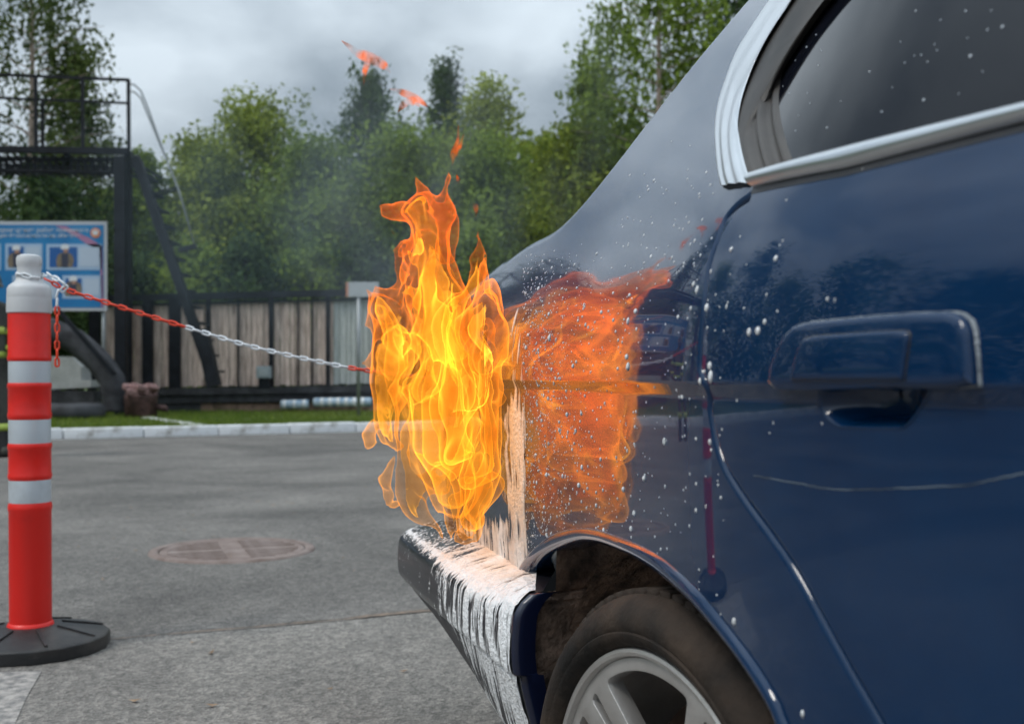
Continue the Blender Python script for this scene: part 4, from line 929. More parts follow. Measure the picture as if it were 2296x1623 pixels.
# wheel housing: muddy liner round the tyre
V = []; F = []; na, nd = 64, 14; yb = np.linspace(-.012, -.34, nd)
for i in range(na+1):
    a = math.radians(-28+236*i/na)
    for j, y in enumerate(yb):
        rr_ = .392-.018*sm((y+.30)/.28*-1+0)+.012*float(fnoise(i*.35, j*.5, 4.2, 3))
        sx_ = hub[0]+rr_*(1.34 if math.cos(a) > 0 else 1.06)*math.cos(a); ib = float(np.interp(sx_, Sg, Ig))
        V.append((sx_, -(KD+ib+.045)+(y+.012)*(1-ib), hub[2]-.01+rr_*.92*math.sin(a)))
for i in range(na):
    for j in range(nd-1): F.append((i*nd+j, i*nd+j+1, (i+1)*nd+j+1, (i+1)*nd+j))
mobj('arch_liner', np.array(V)-ORG, F, M['dirt'], car, True)
b = MB(); b.lathe([(0,-.34),(.42,-.34)], 48, 'y'); b.V = [(v[0]+hub[0], v[1]+hub[1], v[2]+hub[2]) for v in b.V]; b.V = [tuple(np.array(v)-ORG) for v in b.V]; b.build('inner_wheel_well', M['dirt'], car)
b = MB(); b.box(-.3,1.5,-(KD+2*HALF)+.2,-(KD+.42),.17,.30); b.V = [tuple(np.array(v)-ORG) for v in b.V]; b.build('floor_pan', M['black_plastic'], car)
b = MB(); q0 = -(KD+.0); b.box(-.28,.66,q0-.14,q0-.03,.16,.34); b.V = [tuple(np.array(v)-ORG) for v in b.V]; b.build('door_sill', M['paint'], car, bevel=.02)

# --- bumper: plan line from the lip seen in the photograph
ZL = .437
def atz(px, py, z):
    t = (CAMH-z)*FPX/(py-HY); a = (px-CX)/FPX; return t*(-ST*a+CT), t*(-CT*a-ST)
lip = np.array([atz(x, y, ZL) for x, y in [(1153,1399),(1107,1376),(1047,1333),(993,1297),(927,1243),(893,1216)]])
A = np.polyfit(lip[:, 0], lip[:, 1], 2); s0b, s1b = lip[0][0], lip[-1][0]
bl_ = [(s, np.polyval(A, s)) for s in np.linspace(s0b, s1b, 24)]
tb_ = math.atan2(-(2*A[0]*s1b+A[1]), 1); p = list(bl_[-1]); a = tb_; path = list(bl_)
for k in range(30):
    a = min(a+math.radians(4.2), math.radians(90)); p = [p[0]+math.cos(a)*.0095, p[1]-math.sin(a)*.0095]; path.append(tuple(p))
    if a >= math.radians(89.9): break
while path[-1][1] > -(KD+HALF): path.append((path[-1][0], path[-1][1]-.03))
BP = np.array(path); BT = np.gradient(BP, axis=0); BT /= np.linalg.norm(BT, axis=1, keepdims=True); BN = np.stack([-BT[:, 1], BT[:, 0]], -1)
if BN[0, 1] < 0: BN = -BN
BL = np.concatenate([[0], np.cumsum(np.linalg.norm(np.diff(BP, axis=0), axis=1))]); BLs = BL[23]
# section: outward offset, height over the lip
SEC = [(-.16,.046),(-.09,.043),(-.045,.032),(-.022,.022),(-.011,.016),(-.005,.011),(-.0015,.005),(0,-.002),(.0015,-.020),(.002,-.040),(.001,-.058),(-.001,-.068),(-.004,-.073),(-.008,-.075)]
VAL = [(-.011,-.076),(-.013,-.085),(-.018,-.10),(-.030,-.135),(-.050,-.18),(-.075,-.22)]
def bz_low(L):      # the valance sweeps up towards the rear
    return np.interp(L, [0, .18, .40, .62, BLs, BLs+.3, 9], [.215,.19,.135,.09,.07,.07,.07])
def Bp(L, v, sec='B', off=0.0):
    """bumper surface point; v in 0..1 along the section"""
    L = np.asarray(L, float); v = np.asarray(v, float); L, v = np.broadcast_arrays(L, v)
    s_ = np.interp(L, BL, BP[:, 0]); q_ = np.interp(L, BL, BP[:, 1]); nx = np.interp(L, BL, BN[:, 0]); nq = np.interp(L, BL, BN[:, 1])
    T_ = np.array(SEC if sec == 'B' else VAL); u = np.concatenate([[0], np.cumsum(np.hypot(*np.diff(T_, axis=0).T))]); u /= u[-1]
    def at(x):
        oo = np.interp(x, u, T_[:, 0]); zz = np.interp(x, u, T_[:, 1])
        if sec == 'V':
            lowz = -.074-bz_low(L)*.92; zz = -.076+(zz+.076)*(lowz+.076)/(-.144)
        return oo, zz
    o1, z1 = at(v)
    if sec == 'B': o1 = np.where(o1 < 0, o1*np.interp(L, [0, .22], [.30, 1.0]), o1)
    if np.any(off):
        e = .03; oa, za = at(np.clip(v-e, 0, 1)); ob, zb_ = at(np.clip(v+e, 0, 1)); do, dz = ob-oa, zb_-za; ln = np.hypot(do, dz)+1e-9
        no, nz2 = -dz/ln, do/ln; sgn = np.where(no < -.3, -1, 1); o1 = o1+no*off; z1 = z1+nz2*off
    drop = .020*sm((L-BLs+.05)/.22)*0
    return np.stack([s_+nx*o1, q_+nq*o1, ZL+z1-drop], -1)
def bgrid(name, sec, mt, parent, L0=0.0, n=120, m=40):
    Ls = np.linspace(L0, BL[-1], n); vs = np.linspace(0, 1, m); P = np.concatenate([Bp(Ls, v, sec) for v in vs]); F = [(j*n+i, (j+1)*n+i, (j+1)*n+i+1, j*n+i+1) for j in range(m-1) for i in range(n-1)]
    return mobj(name, P-ORG, F, mt, parent, True)
bp_ = bgrid('bumper', 'B', M['bumper'], car, n=200, m=60); tag(bp_, 'black rear bumper half covered in white foam')
bgrid('valance', 'V', M['valance'], bp_, n=160, m=20)
# end of the bumper facing the wheel: a rounded navy return
rows = []; vs = np.linspace(.12, 1, 40)
for d_, inn in ((0,0),(.004,.001),(.007,.004),(.009,.008),(.010,.016),(.010,.034)):
    Pq = np.concatenate([Bp(0, vs, 'B'), Bp(0, np.linspace(0,1,14), 'V')]).copy(); Pq[:, 0] -= d_; Pq[:, 1] -= inn; rows.append(Pq)
m = len(rows[0]); V = np.concatenate(rows); F = [(j*m+i, j*m+i+1, (j+1)*m+i+1, (j+1)*m+i) for j in range(len(rows)-1) for i in range(m-1)]
mobj('bumper_end', V-ORG, F, M['bumper_navy'], bp_, True)
e0 = rows[-1]; wr = []
for j, t_ in enumerate(np.linspace(0, 1, 14)):
    q = e0.copy(); q[:, 0] += .012+.05*t_+.012*np.array([float(fnoise(j*.4, k*.25, 6.6, 3)) for k in range(len(q))]); q[:, 1] -= t_*.62-.004; q[0, 2] += .14; wr.append(q)
V = np.concatenate(wr); F = [(j*m+i, j*m+i+1, (j+1)*m+i+1, (j+1)*m+i) for j in range(13) for i in range(m-1)]
mobj('rear_liner_wall', V-ORG, F, M['dirt'], car, True)
# dark lower tail panel closing the gap between body and bumper
rows = [S(np.linspace(bot_l+.10, LEND, 120), WB+.004, -.004), S(np.linspace(bot_l+.10, LEND, 120), WB-.05, -.012), S(np.linspace(bot_l+.10, LEND, 120), WB-.2, -.05)]
V = np.concatenate(rows); F = [(j*120+i, (j+1)*120+i, (j+1)*120+i+1, j*120+i+1) for j in range(2) for i in range(119)]
mobj('lower_tail_panel', V-ORG, F, M['black_plastic'], car, True)
# ------------------------------------------------------------------ delineator posts and chain
M['post_red'] = mat('red_plastic', (.74,.014,.008), .42, col2=(.52,.014,.010), vscale=5, ramp=(.52,.80), bump=.08, bscale=60)
M['post_white'] = mat('grey_white_plastic', (.56,.57,.58), .5, col2=(.40,.40,.39), vscale=9, ramp=(.5,.8))
M['reflective'] = mat('reflective_band', (.52,.57,.61), .32, .1, col2=(.40,.43,.45), vscale=12, ramp=(.52,.8))
M['black_rubber'] = mat('black_rubber', (.014,.014,.015), .55, col2=(.06,.052,.045), vscale=7, ramp=(.5,.78), bump=.15, bscale=120)
M['chain_red'] = mat('chain_red', (.78,.06,.02), .4); M['chain_white'] = mat('chain_white', (.74,.77,.80), .4)
def post(loc_, label, lean=0.0):
    p = empty('delineator_post', loc_, .4, label, 'post', 'red and white chain posts'); p.rotation_euler = (0, lean, .4)
    def ring(name, pr, mt, n=40): b = MB(); b.lathe(pr, n); o = b.build(name, mt, p); autosmooth(o, 40); return o
    ring('tube', [(.065,.066),(.0655,.072),(.063,.080),(.0585,.084),(.0585,.408),(.0605,.412),(.0605,.424),(.0585,.430),(.0575,.436)], M['post_red'])
    ring('tube', [(.0575,.498),(.0585,.502),(.0605,.506),(.0605,.514),(.0585,.520),(.0585,.588),(.0605,.592),(.0605,.602),(.0575,.608)], M['post_red'])
    ring('tube', [(.0575,.674),(.0585,.678),(.0605,.682),(.0605,.692),(.0585,.698),(.0585,.765),(.0605,.769),(.0605,.779),(.0575,.784)], M['post_red'])
    ring('tube', [(.0575,.845),(.0605,.849),(.0605,.858),(.0585,.864),(.0585,.985),(.0575,.99)], M['post_red'])
    for z0, z1 in ((.433,.501),(.605,.677),(.781,.848)): ring('reflective_band', [(.0577,z0),(.0580,z0+.002),(.0580,z1-.002),(.0577,z1)], M['reflective'])
    ring('cap', [(.0575,.985),(.062,.988),(.0625,1.0),(.0615,1.03),(.0612,1.032),(.0615,1.034),(.0605,1.058),(.055,1.068),(.040,1.078),(.0345,1.090),(.0330,1.108),(.0325,1.118),(.0335,1.124),(.0355,1.132),(.0355,1.146),(.032,1.154),(.022,1.158),(0,1.159)], M['post_white'])
    b = MB(); n = 16; pr = [(0,0),(.215,0),(.221,.006),(.221,.040),(.212,.047),(.085,.073),(.075,.074),(0,.074)]; b.lathe(pr, n); o = b.build('base', M['black_rubber'], p, bevel=.004)
    for k in range(8):
        b = MB(); b.bar((.088,0,.0745),(.205,0,.050),.008,.006); b.build('base_rib', M['black_rubber'], p, rot=(0,0,k*math.pi/4+.2))
    return p
p1 = W(69, HY, 3.30); post((p1.x, 3.30, 0), 'red and white striped delineator post on a black rubber base', -.004)
post((1.24, 3.72, 0), 'second striped delineator post, hidden behind the car, holding the far chain end')
def linkmesh(name, mt, L=.0305, wd=.0162, r=.0031):
    b = MB(); hl = L/2-wd/2; rr_ = wd/2-r; pts = []
    for k in range(6): a = -math.pi/2+math.pi*k/5; pts.append((hl+rr_*math.cos(a), rr_*math.sin(a), 0))
    for k in range(6): a = math.pi/2+math.pi*k/5; pts.append((-hl+rr_*math.cos(a), rr_*math.sin(a), 0))
    n = 6; V = []; m = len(pts)
    for i, p in enumerate(pts):
        a = Vector(pts[(i+1) % m])-Vector(pts[i-1]); t = a.normalized(); u = Vector((0,0,1)); v = t.cross(u)
        for k in range(n): c = 2*math.pi*k/n; V.append(Vector(p)+u*(r*math.cos(c))+v*(r*math.sin(c)))
    F = [(i*n+k, i*n+(k+1) % n, ((i+1) % m)*n+(k+1) % n, ((i+1) % m)*n+k) for i in range(m) for k in range(n)]
    return mesh(name, V, F, mt, True)
LR, LW = linkmesh('link_red', M['chain_red']), linkmesh('link_white', M['chain_white'])
def chain(pts, root, colour, pitch=.0246, twist=.25):
    P = np.array([tuple(p) for p in pts]); P = spline(P, .004); d = np.concatenate([[0], np.cumsum(np.linalg.norm(np.diff(P, axis=0), axis=1))]); n = int(d[-1]/pitch)
    for k in range(n):
        c = [np.interp((k+.5)*pitch, d, P[:, j]) for j in range(3)]; a = [np.interp((k+.7)*pitch, d, P[:, j]) for j in range(3)]; z = [np.interp((k+.3)*pitch, d, P[:, j]) for j in range(3)]
        t = (Vector(a)-Vector(z)).normalized(); u = t.cross(Vector((0,0,1)));
        if u.length < .2: u = t.cross(Vector((0,1,0)))
        u.normalize(); v = u.cross(t); ang = (math.pi/2 if k % 2 else 0)+twist+rng.normal()*.12
        yv = u*math.cos(ang)+v*math.sin(ang); zv = t.cross(yv); mtx = Matrix((t, yv, zv)).transposed().to_4x4()
        o = obj_me('link', LR if colour(k) else LW, root); mtx.translation = Vector(c)-root.location; o.matrix_local = mtx
A_ = W(96, 624, 3.27)
ch = empty('plastic_chain', A_, 0, 'red and white plastic chain hung from the striped post', 'chain')
run = [(100,625,3.25),(118,634,3.25),(150,650,3.25),(240,679,3.27),(330,707,3.30),(445,742,3.33),(560,776,3.36),(700,808,3.40),(820,830,3.43),(1000,850,3.48),(1200,848,3.53),(1500,800,3.60),(1800,716,3.67),(1965,650,3.71)]
chain([W(*r_) for r_ in run], ch, lambda k: (k < 17) or (37 <= k < 56) or (k >= 76))
tail_ = [(106,612,3.24),(120,622,3.23),(138,632,3.22),(147,642,3.22),(140,650,3.22),(130,655,3.22),(128,670,3.22),(128,740,3.22),(128,832,3.22)]
chain([W(*r_) for r_ in tail_], ch, lambda k: k >= 6, twist=.5)
rp = [(p1.x+.0375*math.cos(a), 3.30+.0375*math.sin(a), 1.094+.006*math.sin(2*a)) for a in np.linspace(0, 6.28, 24)]
chain([Vector(r_) for r_ in rp], ch, lambda k: False, twist=.3)

# ------------------------------------------------------------------ firefighter at the left edge
def person():
    Y = 11.2; bx_ = (-27-CX)/FPX*Y
    root = empty('person', (bx_, Y, 0), .5, 'person in dark firefighting gear at the left edge of the picture', 'person')
    J = {'pel':(0,0,.98),'sp1':(0,.01,1.14),'sp2':(0,.0,1.34),'nk':(0,-.01,1.56),'hd':(0,-.03,1.66),'ht':(0,-.02,1.78),
         'ls':(.19,0,1.46),'le':(.25,.0,1.19),'lw':(.22,-.16,1.0),'lh':(.19,-.24,.98),'rs':(-.19,0,1.46),'re':(-.26,.02,1.18),'rw':(-.22,-.14,.98),'rh':(-.19,-.22,.96),
         'lk':(.13,-.03,.52),'la':(.14,.02,.10),'lt':(.15,-.16,.05),'rk':(-.13,-.02,.52),'ra':(-.14,.03,.10),'rt':(-.15,-.15,.05),'lhip':(.11,0,.92),'rhip':(-.11,0,.92)}
    R = {'pel':.17,'sp1':.165,'sp2':.185,'nk':.065,'hd':.098,'ht':.07,'ls':.095,'le':.072,'lw':.055,'lh':.045,'rs':.095,'re':.072,'rw':.055,'rh':.045,'lk':.085,'la':.07,'lt':.05,'rk':.085,'ra':.07,'rt':.05,'lhip':.12,'rhip':.12}
    ks = list(J); E = [('pel','sp1'),('sp1','sp2'),('sp2','nk'),('nk','hd'),('hd','ht'),('sp2','ls'),('ls','le'),('le','lw'),('lw','lh'),('sp2','rs'),('rs','re'),('re','rw'),('rw','rh'),('pel','lhip'),('lhip','lk'),('lk','la'),('la','lt'),('pel','rhip'),('rhip','rk'),('rk','ra'),('ra','rt')]
    me = bpy.data.meshes.new('body'); me.from_pydata([J[k] for k in ks], [(ks.index(a), ks.index(b)) for a, b in E], [])
    o = bpy.data.objects.new('body', me); col.objects.link(o); sk = o.modifiers.new('skin', 'SKIN')
    for i, k in enumerate(ks): o.data.skin_vertices[0].data[i].radius = (R[k], R[k]*.85); o.data.skin_vertices[0].data[i].use_root = (k == 'pel')
    ss = o.modifiers.new('sub', 'SUBSURF'); ss.levels = 2; ss.render_levels = 2
    dg = bpy.context.evaluated_depsgraph_get(); m2 = bpy.data.meshes.new_from_object(o.evaluated_get(dg)); bpy.data.objects.remove(o)
    gear = mat('turnout_cloth', (.03,.031,.028), .85, col2=(.075,.075,.062), vscale=5, bump=.3); m2.materials.append(gear)
    m2.polygons.foreach_set('use_smooth', [True]*len(m2.polygons)); obj_me('body', m2, root)
    hv = mat('hi_vis_band', (.42,.52,.09), .5)
    def band(c, r, h, ry=.85): b = MB(); b.lathe([(r,-h/2),(r+.006,-h/2),(r+.006,h/2),(r,h/2),(r,-h/2)], 20); b.V = [(v[0]+c[0], v[1]*ry+c[1], v[2]+c[2]) for v in b.V]; b.build('reflective_band', hv, root, True)
    band((0,.005,1.26),.192,.07); band((0,.005,1.02),.185,.06); band((.228,-.0,1.27),.088,.06,1); band((-.232,.0,1.27),.088,.06,1); band((.235,-.09,1.09),.075,.05,1); band((-.235,-.07,1.08),.075,.05,1)
    band((.138,.0,.30),.098,.07,1); band((-.138,.01,.30),.098,.07,1)
    bt_ = mat('boot_rubber', (.012,.012,.012), .5); b = MB()
    for s_ in (-1,1):
        b = MB(); b.lathe([(.0,0),(.085,0),(.09,.03),(.082,.12),(.08,.26)], 16); b.V = [(v[0]+.145*s_, v[1]*1.25-.03, v[2]) for v in b.V]; b.build('boot', bt_, root, True)
    b = MB(); b.lathe([(.15,1.70),(.135,1.715),(.125,1.76),(.105,1.82),(.06,1.86),(0,1.87)], 24); b.V = [(v[0], v[1]*1.1-.02, v[2]) for v in b.V]; b.build('helmet', mat('helmet_dark', (.02,.02,.022), .35), root, True)
    b = MB(); b.lathe([(.0,1.60),(.07,1.58),(.088,1.63),(.09,1.70)], 16); b.V = [(v[0], v[1]-.05, v[2]) for v in b.V]; b.build('visor', mat('visor_dark', (.01,.01,.012), .15), root, True)
person()

# ------------------------------------------------------------------ extinguishing foam on the tail
def foammat():
    m = mat('white_foam', (.74,.75,.76), .5, col2=(.50,.51,.52), vscale=70, bump=.5, bscale=160, ramp=(.5,.75)); m.node_tree.nodes['Principled BSDF'].inputs['Subsurface Weight'].default_value = 0.0; return m
M['foam'] = foammat()
def filmmat():
    m = mat('foam_film', (.86,.87,.88), .4, col2=(.66,.67,.68), vscale=70, bump=.6, bscale=150, ramp=(.5,.75)); t = m.node_tree
    at = N(t, 'ShaderNodeAttribute', attribute_name='cover'); t.links.new(at.outputs['Fac'], t.nodes['Principled BSDF'].inputs['Alpha']); return m
M['foam_film'] = filmmat(); CV = []
def sheet(P, keep, cv=None):
    """quads of a grid of points where all corners are kept"""
    a, b = keep.shape; idx = np.arange(a*b).reshape(a, b); k = keep[:-1,:-1] & keep[1:,:-1] & keep[1:,1:] & keep[:-1,1:]
    F = np.stack([idx[:-1,:-1][k], idx[1:,:-1][k], idx[1:,1:][k], idx[:-1,1:][k]], -1)
    used = np.unique(F); mp = np.full(a*b, -1); mp[used] = np.arange(len(used))
    if cv is not None: CV.append(cv.reshape(-1)[used])
    return P.reshape(-1,3)[used], mp[F]
def car_pts(P):   # (s,q,z) to world
    return np.stack([-ST*P[...,0]-CT*P[...,1], CT*P[...,0]-ST*P[...,1], P[...,2]], -1)
VS, FS = [], []
def addsheet(V, F):
    b = sum(len(v) for v in VS); VS.append(V); FS.append(F+b)
def interp1(x, xs, ys): return np.interp(x, xs, ys)
# bumper and valance
for sec, nv, arc in (('B', 150, .26), ('V', 130, .17)):
    Ls = np.arange(0.004, BLs+.10, .0018); vs = np.linspace(.16 if sec == 'B' else .01, .995, nv); LL, VV = np.meshgrid(Ls, vs, indexing='ij')
    warp = .006*fnoise(LL/.05, VV*3, 0*LL+3.1, 2)
    n1 = fnoise((LL+warp)/.0042, VV*arc/.035, 0*LL+1.7, 2); n2 = fnoise((LL+warp)/.016, VV*arc/.07, 0*LL+7.7, 3); nzv = .55*n1+.75*n2
    sp_ = fnoise(LL/.0045, VV*arc/.0045, 0*LL+4.4, 2)
    if sec == 'B':
        cov = interp1(LL, [0,.30,.46,.58,.80,1.0,1.2], [.42,.36,.18,-.06,-.20,-.30,-.4])
        lipw = np.exp(-((VV-.555)/.030)**2)*interp1(LL, [0,.5,1.0,1.3], [.3,.55,.45,.2])
        face = sm((VV-.60)/.06); cov = cov+lipw-face*interp1(LL, [0,.30,.42,.5,.7,1.2], [.20,.24,.34,.5,.32,.2])
        nzv = nzv*(1-.75*interp1(LL, [.35,.75], [0,1]))+sp_*1.0*interp1(LL, [.3,.7], [0,1])
    else:
        cov = interp1(LL, [0,.10,.20,.30,.38,.5], [.30,.24,.08,-.16,-.42,-.7])-.10*VV; nzv = fnoise((LL-.05*VV+warp)/.0075, VV*arc/.12, 0*LL+2.7, 2)*.85+.3*n1
    keep = nzv < cov+.13
    thick = .0003+.0050*np.clip((cov-nzv)*1.1, 0, 1)*interp1(LL, [0,.4,.8], [1,.8,.5])
    P = Bp(LL, VV, sec, thick)
    V, F = sheet(P, keep, np.clip(.45+(cov-nzv)*3.4, 0, 1)); addsheet(V, F)
# body side: strip above the bumper end, patches higher up
la, lb = inv(1225,1000)[0][0], inv(985,1000)[0][0]
Ls = np.arange(la, lb, .0022); ws = np.arange(WB-.045, .93, .0022); LL, WW = np.meshgrid(Ls, ws, indexing='ij'); px_ = proj(S(LL, WW)); X_, Y_ = px_[...,0], px_[...,1]
n1 = fnoise(LL/.0065, WW/.045, 0*LL+5.5, 2); n2 = fnoise(LL/.02, WW/.05, 0*LL+8.8, 3); nzv = .6*n1+.6*n2
bandc = 1159+9*n2; bw = interp1(Y_, [640,760,880,930,1100,1300], [10,14,20,24,24,26])
cov = -.75+np.exp(-(np.abs(X_-bandc)/bw)**4)*interp1(Y_, [640,680,760,800,880,940,1100,1400], [.3,.58,.52,.60,.78,1.05,1.12,1.15])
low = sm((Y_-1120)/70)*interp1(X_, [985,1010,1060,1135,1165], [.25,.65,.72,.85,0]); cov = np.maximum(cov, low*1.05-.68)
spl = np.exp(-((X_-1190)/26)**2)*.26*interp1(Y_, [650,900,1250], [.5,.7,1])-.30+.1
sp_ = fnoise(LL/.006, WW/.007, 0*LL+2.4, 2); keep = (nzv < cov+.13) | (sp_*.9+.35 < spl-.18)
thick = .0003+.0034*np.clip((cov-nzv)*1.1, 0, 1)
V, F = sheet(S(LL, WW, thick), keep, np.clip(np.maximum(.45+(cov-nzv)*3.4, ((spl-.18)-(sp_*.9+.35))*12), 0, 1)); addsheet(V, F)
FV = car_pts(np.concatenate(VS)); FF = np.concatenate(FS)
fo = mobj('foam', FV, FF[:, ::-1], M['foam_film'], None, True); a = fo.data.attributes.new('cover', 'FLOAT', 'POINT'); a.data.foreach_set('value', np.concatenate(CV).astype(np.float32)); tag(fo, 'white extinguishing foam streaming over the bumper and tail corner', 'foam', kind='stuff')
# splashed droplets
def dome(n=7, m=3):
    V = [(0,0,1)]; F = []
    for j in range(1, m+1):
        a = math.pi/2*j/m*1.15; V += [(math.sin(a)*math.cos(2*math.pi*k/n), math.sin(a)*math.sin(2*math.pi*k/n), math.cos(a)) for k in range(n)]
    for k in range(n): F.append((0, 1+k, 1+(k+1) % n))
    for j in range(m-1):
        for k in range(n): a = 1+j*n+k; b = 1+j*n+(k+1) % n; F += [(a, a+n, b+n), (a, b+n, b)]
    return np.array(V), np.array(F)
dv, df = dome(); DP = []
cnt = 0
while cnt < 1400:
    x = 1172+rng.exponential(115); y = rng.uniform(560, 1230)
    if x > 1620: continue
    d_ = np.exp(-(x-1180)/210)*interp1(y, [560,620,760,1000,1180,1240], [.15,.6,.8,.8,1.0,.5])
    if rng.random() < d_: DP.append((x, y, .0005+.0006*rng.exponential(.8))); cnt += 1
for k in range(210): DP.append((rng.uniform(1200,1640), rng.uniform(540,1420), .0006+.0006*rng.exponential(.8)))
for k in range(46): DP.append((rng.uniform(1350,1950), rng.uniform(300,1000), .0007+.0007*rng.random()))
for k in range(60): DP.append((rng.uniform(1380,1600), rng.uniform(380,620), .0008+.0008*rng.random()))
for x, y, r_ in ((1563,650,.0026),(1592,820,.0032),(1594,845,.0034),(1680,745,.0026),(1700,742,.0032),(1715,722,.0022),(1405,800,.003),(1408,822,.0032),(1408,720,.0026),(1348,700,.0026),(1647,1393,.0032),(1570,1330,.003),(1415,1185,.003),(1422,1150,.003),(1592,991,.0024),(1490,990,.003),(1640,560,.0024),(1740,580,.0024),(1590,590,.0026),(1585,690,.003),(1800,1600,.0022),(1525,1375,.002)): DP.append((x, y, r_))
DP = np.array(DP); l_, w_ = inv(DP[:,0], DP[:,1])
for i_ in range(len(l_)): pass
ok = np.isfinite(l_) & np.isfinite(w_) & (np.abs(proj(S(l_, w_))-DP[:, :2]).max(1) < 3)
pa = np.concatenate([arch_r]); inw = inside(np.stack([l_, w_], -1), polyq) | inside(np.stack([l_, w_], -1), polyd); inw &= ~inside(np.stack([l_, w_], -1), scoop); ok &= inw
l_, w_, rr_ = l_[ok], w_[ok], DP[ok, 2]
C = S(l_, w_, .0); nn = Nrm(l_, w_); up = np.array([0,0,1.0]); t1 = np.cross(nn, up); t1 /= np.linalg.norm(t1, axis=1, keepdims=True); t2 = np.cross(t1, nn); t2 *= np.sign(t2[:, 2:3])
el = 1+np.abs(rng.normal(size=len(l_)))*.4
V = C[:,None]+rr_[:,None,None]*(dv[None,:,0:1]*t1[:,None]*.85+dv[None,:,1:2]*t2[:,None]*el[:,None,None]+dv[None,:,2:3]*nn[:,None]*.7)
F = (df[None]+np.arange(len(l_))[:,None,None]*len(dv)).reshape(-1,3)
dm = mobj('foam_droplets', car_pts(V.reshape(-1,3)), F, M['foam'], None, True); tag(dm, 'white foam droplets spattered over the blue side panels', 'droplets', kind='stuff')
# a few drops on the window pane
DG = np.array([(rng.uniform(1735,2250), rng.uniform(10,330), .0007+.0010*rng.random()**2) for k in range(44)]); l_, w_ = inv(DG[:,0], DG[:,1], -.012)
ok = inside(np.stack([l_, w_], -1), polyg); l_, w_, rr_ = l_[ok], w_[ok], DG[ok, 2]; C = S(l_, w_, -.012); nn = Nrm(l_, w_); t1 = np.cross(nn, up); t1 /= np.linalg.norm(t1, axis=1, keepdims=True); t2 = np.cross(t1, nn)
V = C[:,None]+rr_[:,None,None]*(dv[None,:,0:1]*t1[:,None]*.8+dv[None,:,1:2]*t2[:,None]+dv[None,:,2:3]*nn[:,None]*.6); F = (df[None]+np.arange(len(l_))[:,None,None]*len(dv)).reshape(-1,3)
dm = mobj('window_droplets', car_pts(V.reshape(-1,3)), F, mat('water_drop', (.45,.5,.55), .1, coat=1.0), None, True); tag(dm, 'water drops scattered on the dark car window', 'droplets', kind='stuff')

# ------------------------------------------------------------------ fire
def flamemat(name, c0, c1, e, zlo, zhi, nscale=9.0, lo=.25, hi=1.0, tc_=(.94,.84,.74), solid=False):
    """optically thin burning gas: adds its own light, more where the sheet is seen edge-on (longer path through it)"""
    m = bpy.data.materials.new(name); m.use_nodes = True; t = m.node_tree; t.nodes.clear(); L = t.links.new
    o = N(t, 'ShaderNodeOutputMaterial'); tr = N(t, 'ShaderNodeBsdfTransparent', inp={0: (*tc_, 1)}); em = N(t, 'ShaderNodeEmission'); ad_ = N(t, 'ShaderNodeAddShader')
    ge = N(t, 'ShaderNodeNewGeometry'); dt = N(t, 'ShaderNodeVectorMath', operation='DOT_PRODUCT'); L(ge.outputs['Normal'], dt.inputs[0]); L(ge.outputs['Incoming'], dt.inputs[1])
    ab_ = N(t, 'ShaderNodeMath', operation='ABSOLUTE'); L(dt.outputs['Value'], ab_.inputs[0]); mxn = N(t, 'ShaderNodeMath', operation='MAXIMUM', inp={1: .24}); L(ab_.outputs[0], mxn.inputs[0])
    iv0 = N(t, 'ShaderNodeMath', operation='DIVIDE', inp={0: 1.0}); L(mxn.outputs[0], iv0.inputs[1]); iv = N(t, 'ShaderNodeMath', operation='POWER', inp={1: 1.25}); L(iv0.outputs[0], iv.inputs[0])
    if solid:
        iv = N(t, 'ShaderNodeMath', operation='POWER', inp={1: 2.2}); L(ab_.outputs[0], iv.inputs[0])
        tcm = N(t, 'ShaderNodeMixRGB', inp={1: (1,1,1,1), 2: (*tc_,1)}); L(iv.outputs[0], tcm.inputs[0]); L(tcm.outputs[0], tr.inputs[0])
    mp = N(t, 'ShaderNodeMapping'); mp.inputs['Scale'].default_value = (1,1,.38); L(ge.outputs['Position'], mp.inputs[0])
    nz_ = N(t, 'ShaderNodeTexNoise', inp={'Scale': nscale, 'Detail': 3.0, 'Distortion': .6}); L(mp.outputs[0], nz_.inputs['Vector'])
    mr = N(t, 'ShaderNodeMapRange', inp={1: .36, 2: .64, 3: lo, 4: hi}); L(nz_.outputs[0], mr.inputs[0])
    ss_ = N(t, 'ShaderNodeSeparateXYZ'); L(ge.outputs['Position'], ss_.inputs[0]); zr_ = N(t, 'ShaderNodeMapRange', inp={1: zlo, 2: zhi, 3: 0.0, 4: 1.0}); L(ss_.outputs[2], zr_.inputs[0])
    cm = N(t, 'ShaderNodeMixRGB', inp={1: (*c0,1), 2: (*c1,1)}); L(zr_.outputs[0], cm.inputs[0]); L(cm.outputs[0], em.inputs[0])
    m1 = N(t, 'ShaderNodeMath', operation='MULTIPLY'); L(iv.outputs[0], m1.inputs[0]); L(mr.outputs[0], m1.inputs[1]); m2 = N(t, 'ShaderNodeMath', operation='MULTIPLY', inp={1: e}); L(m1.outputs[0], m2.inputs[0]); L(m2.outputs[0], em.inputs[1])
    L(tr.outputs[0], ad_.inputs[0]); L(em.outputs[0], ad_.inputs[1]); L(ad_.outputs[0], o.inputs[0]); return m
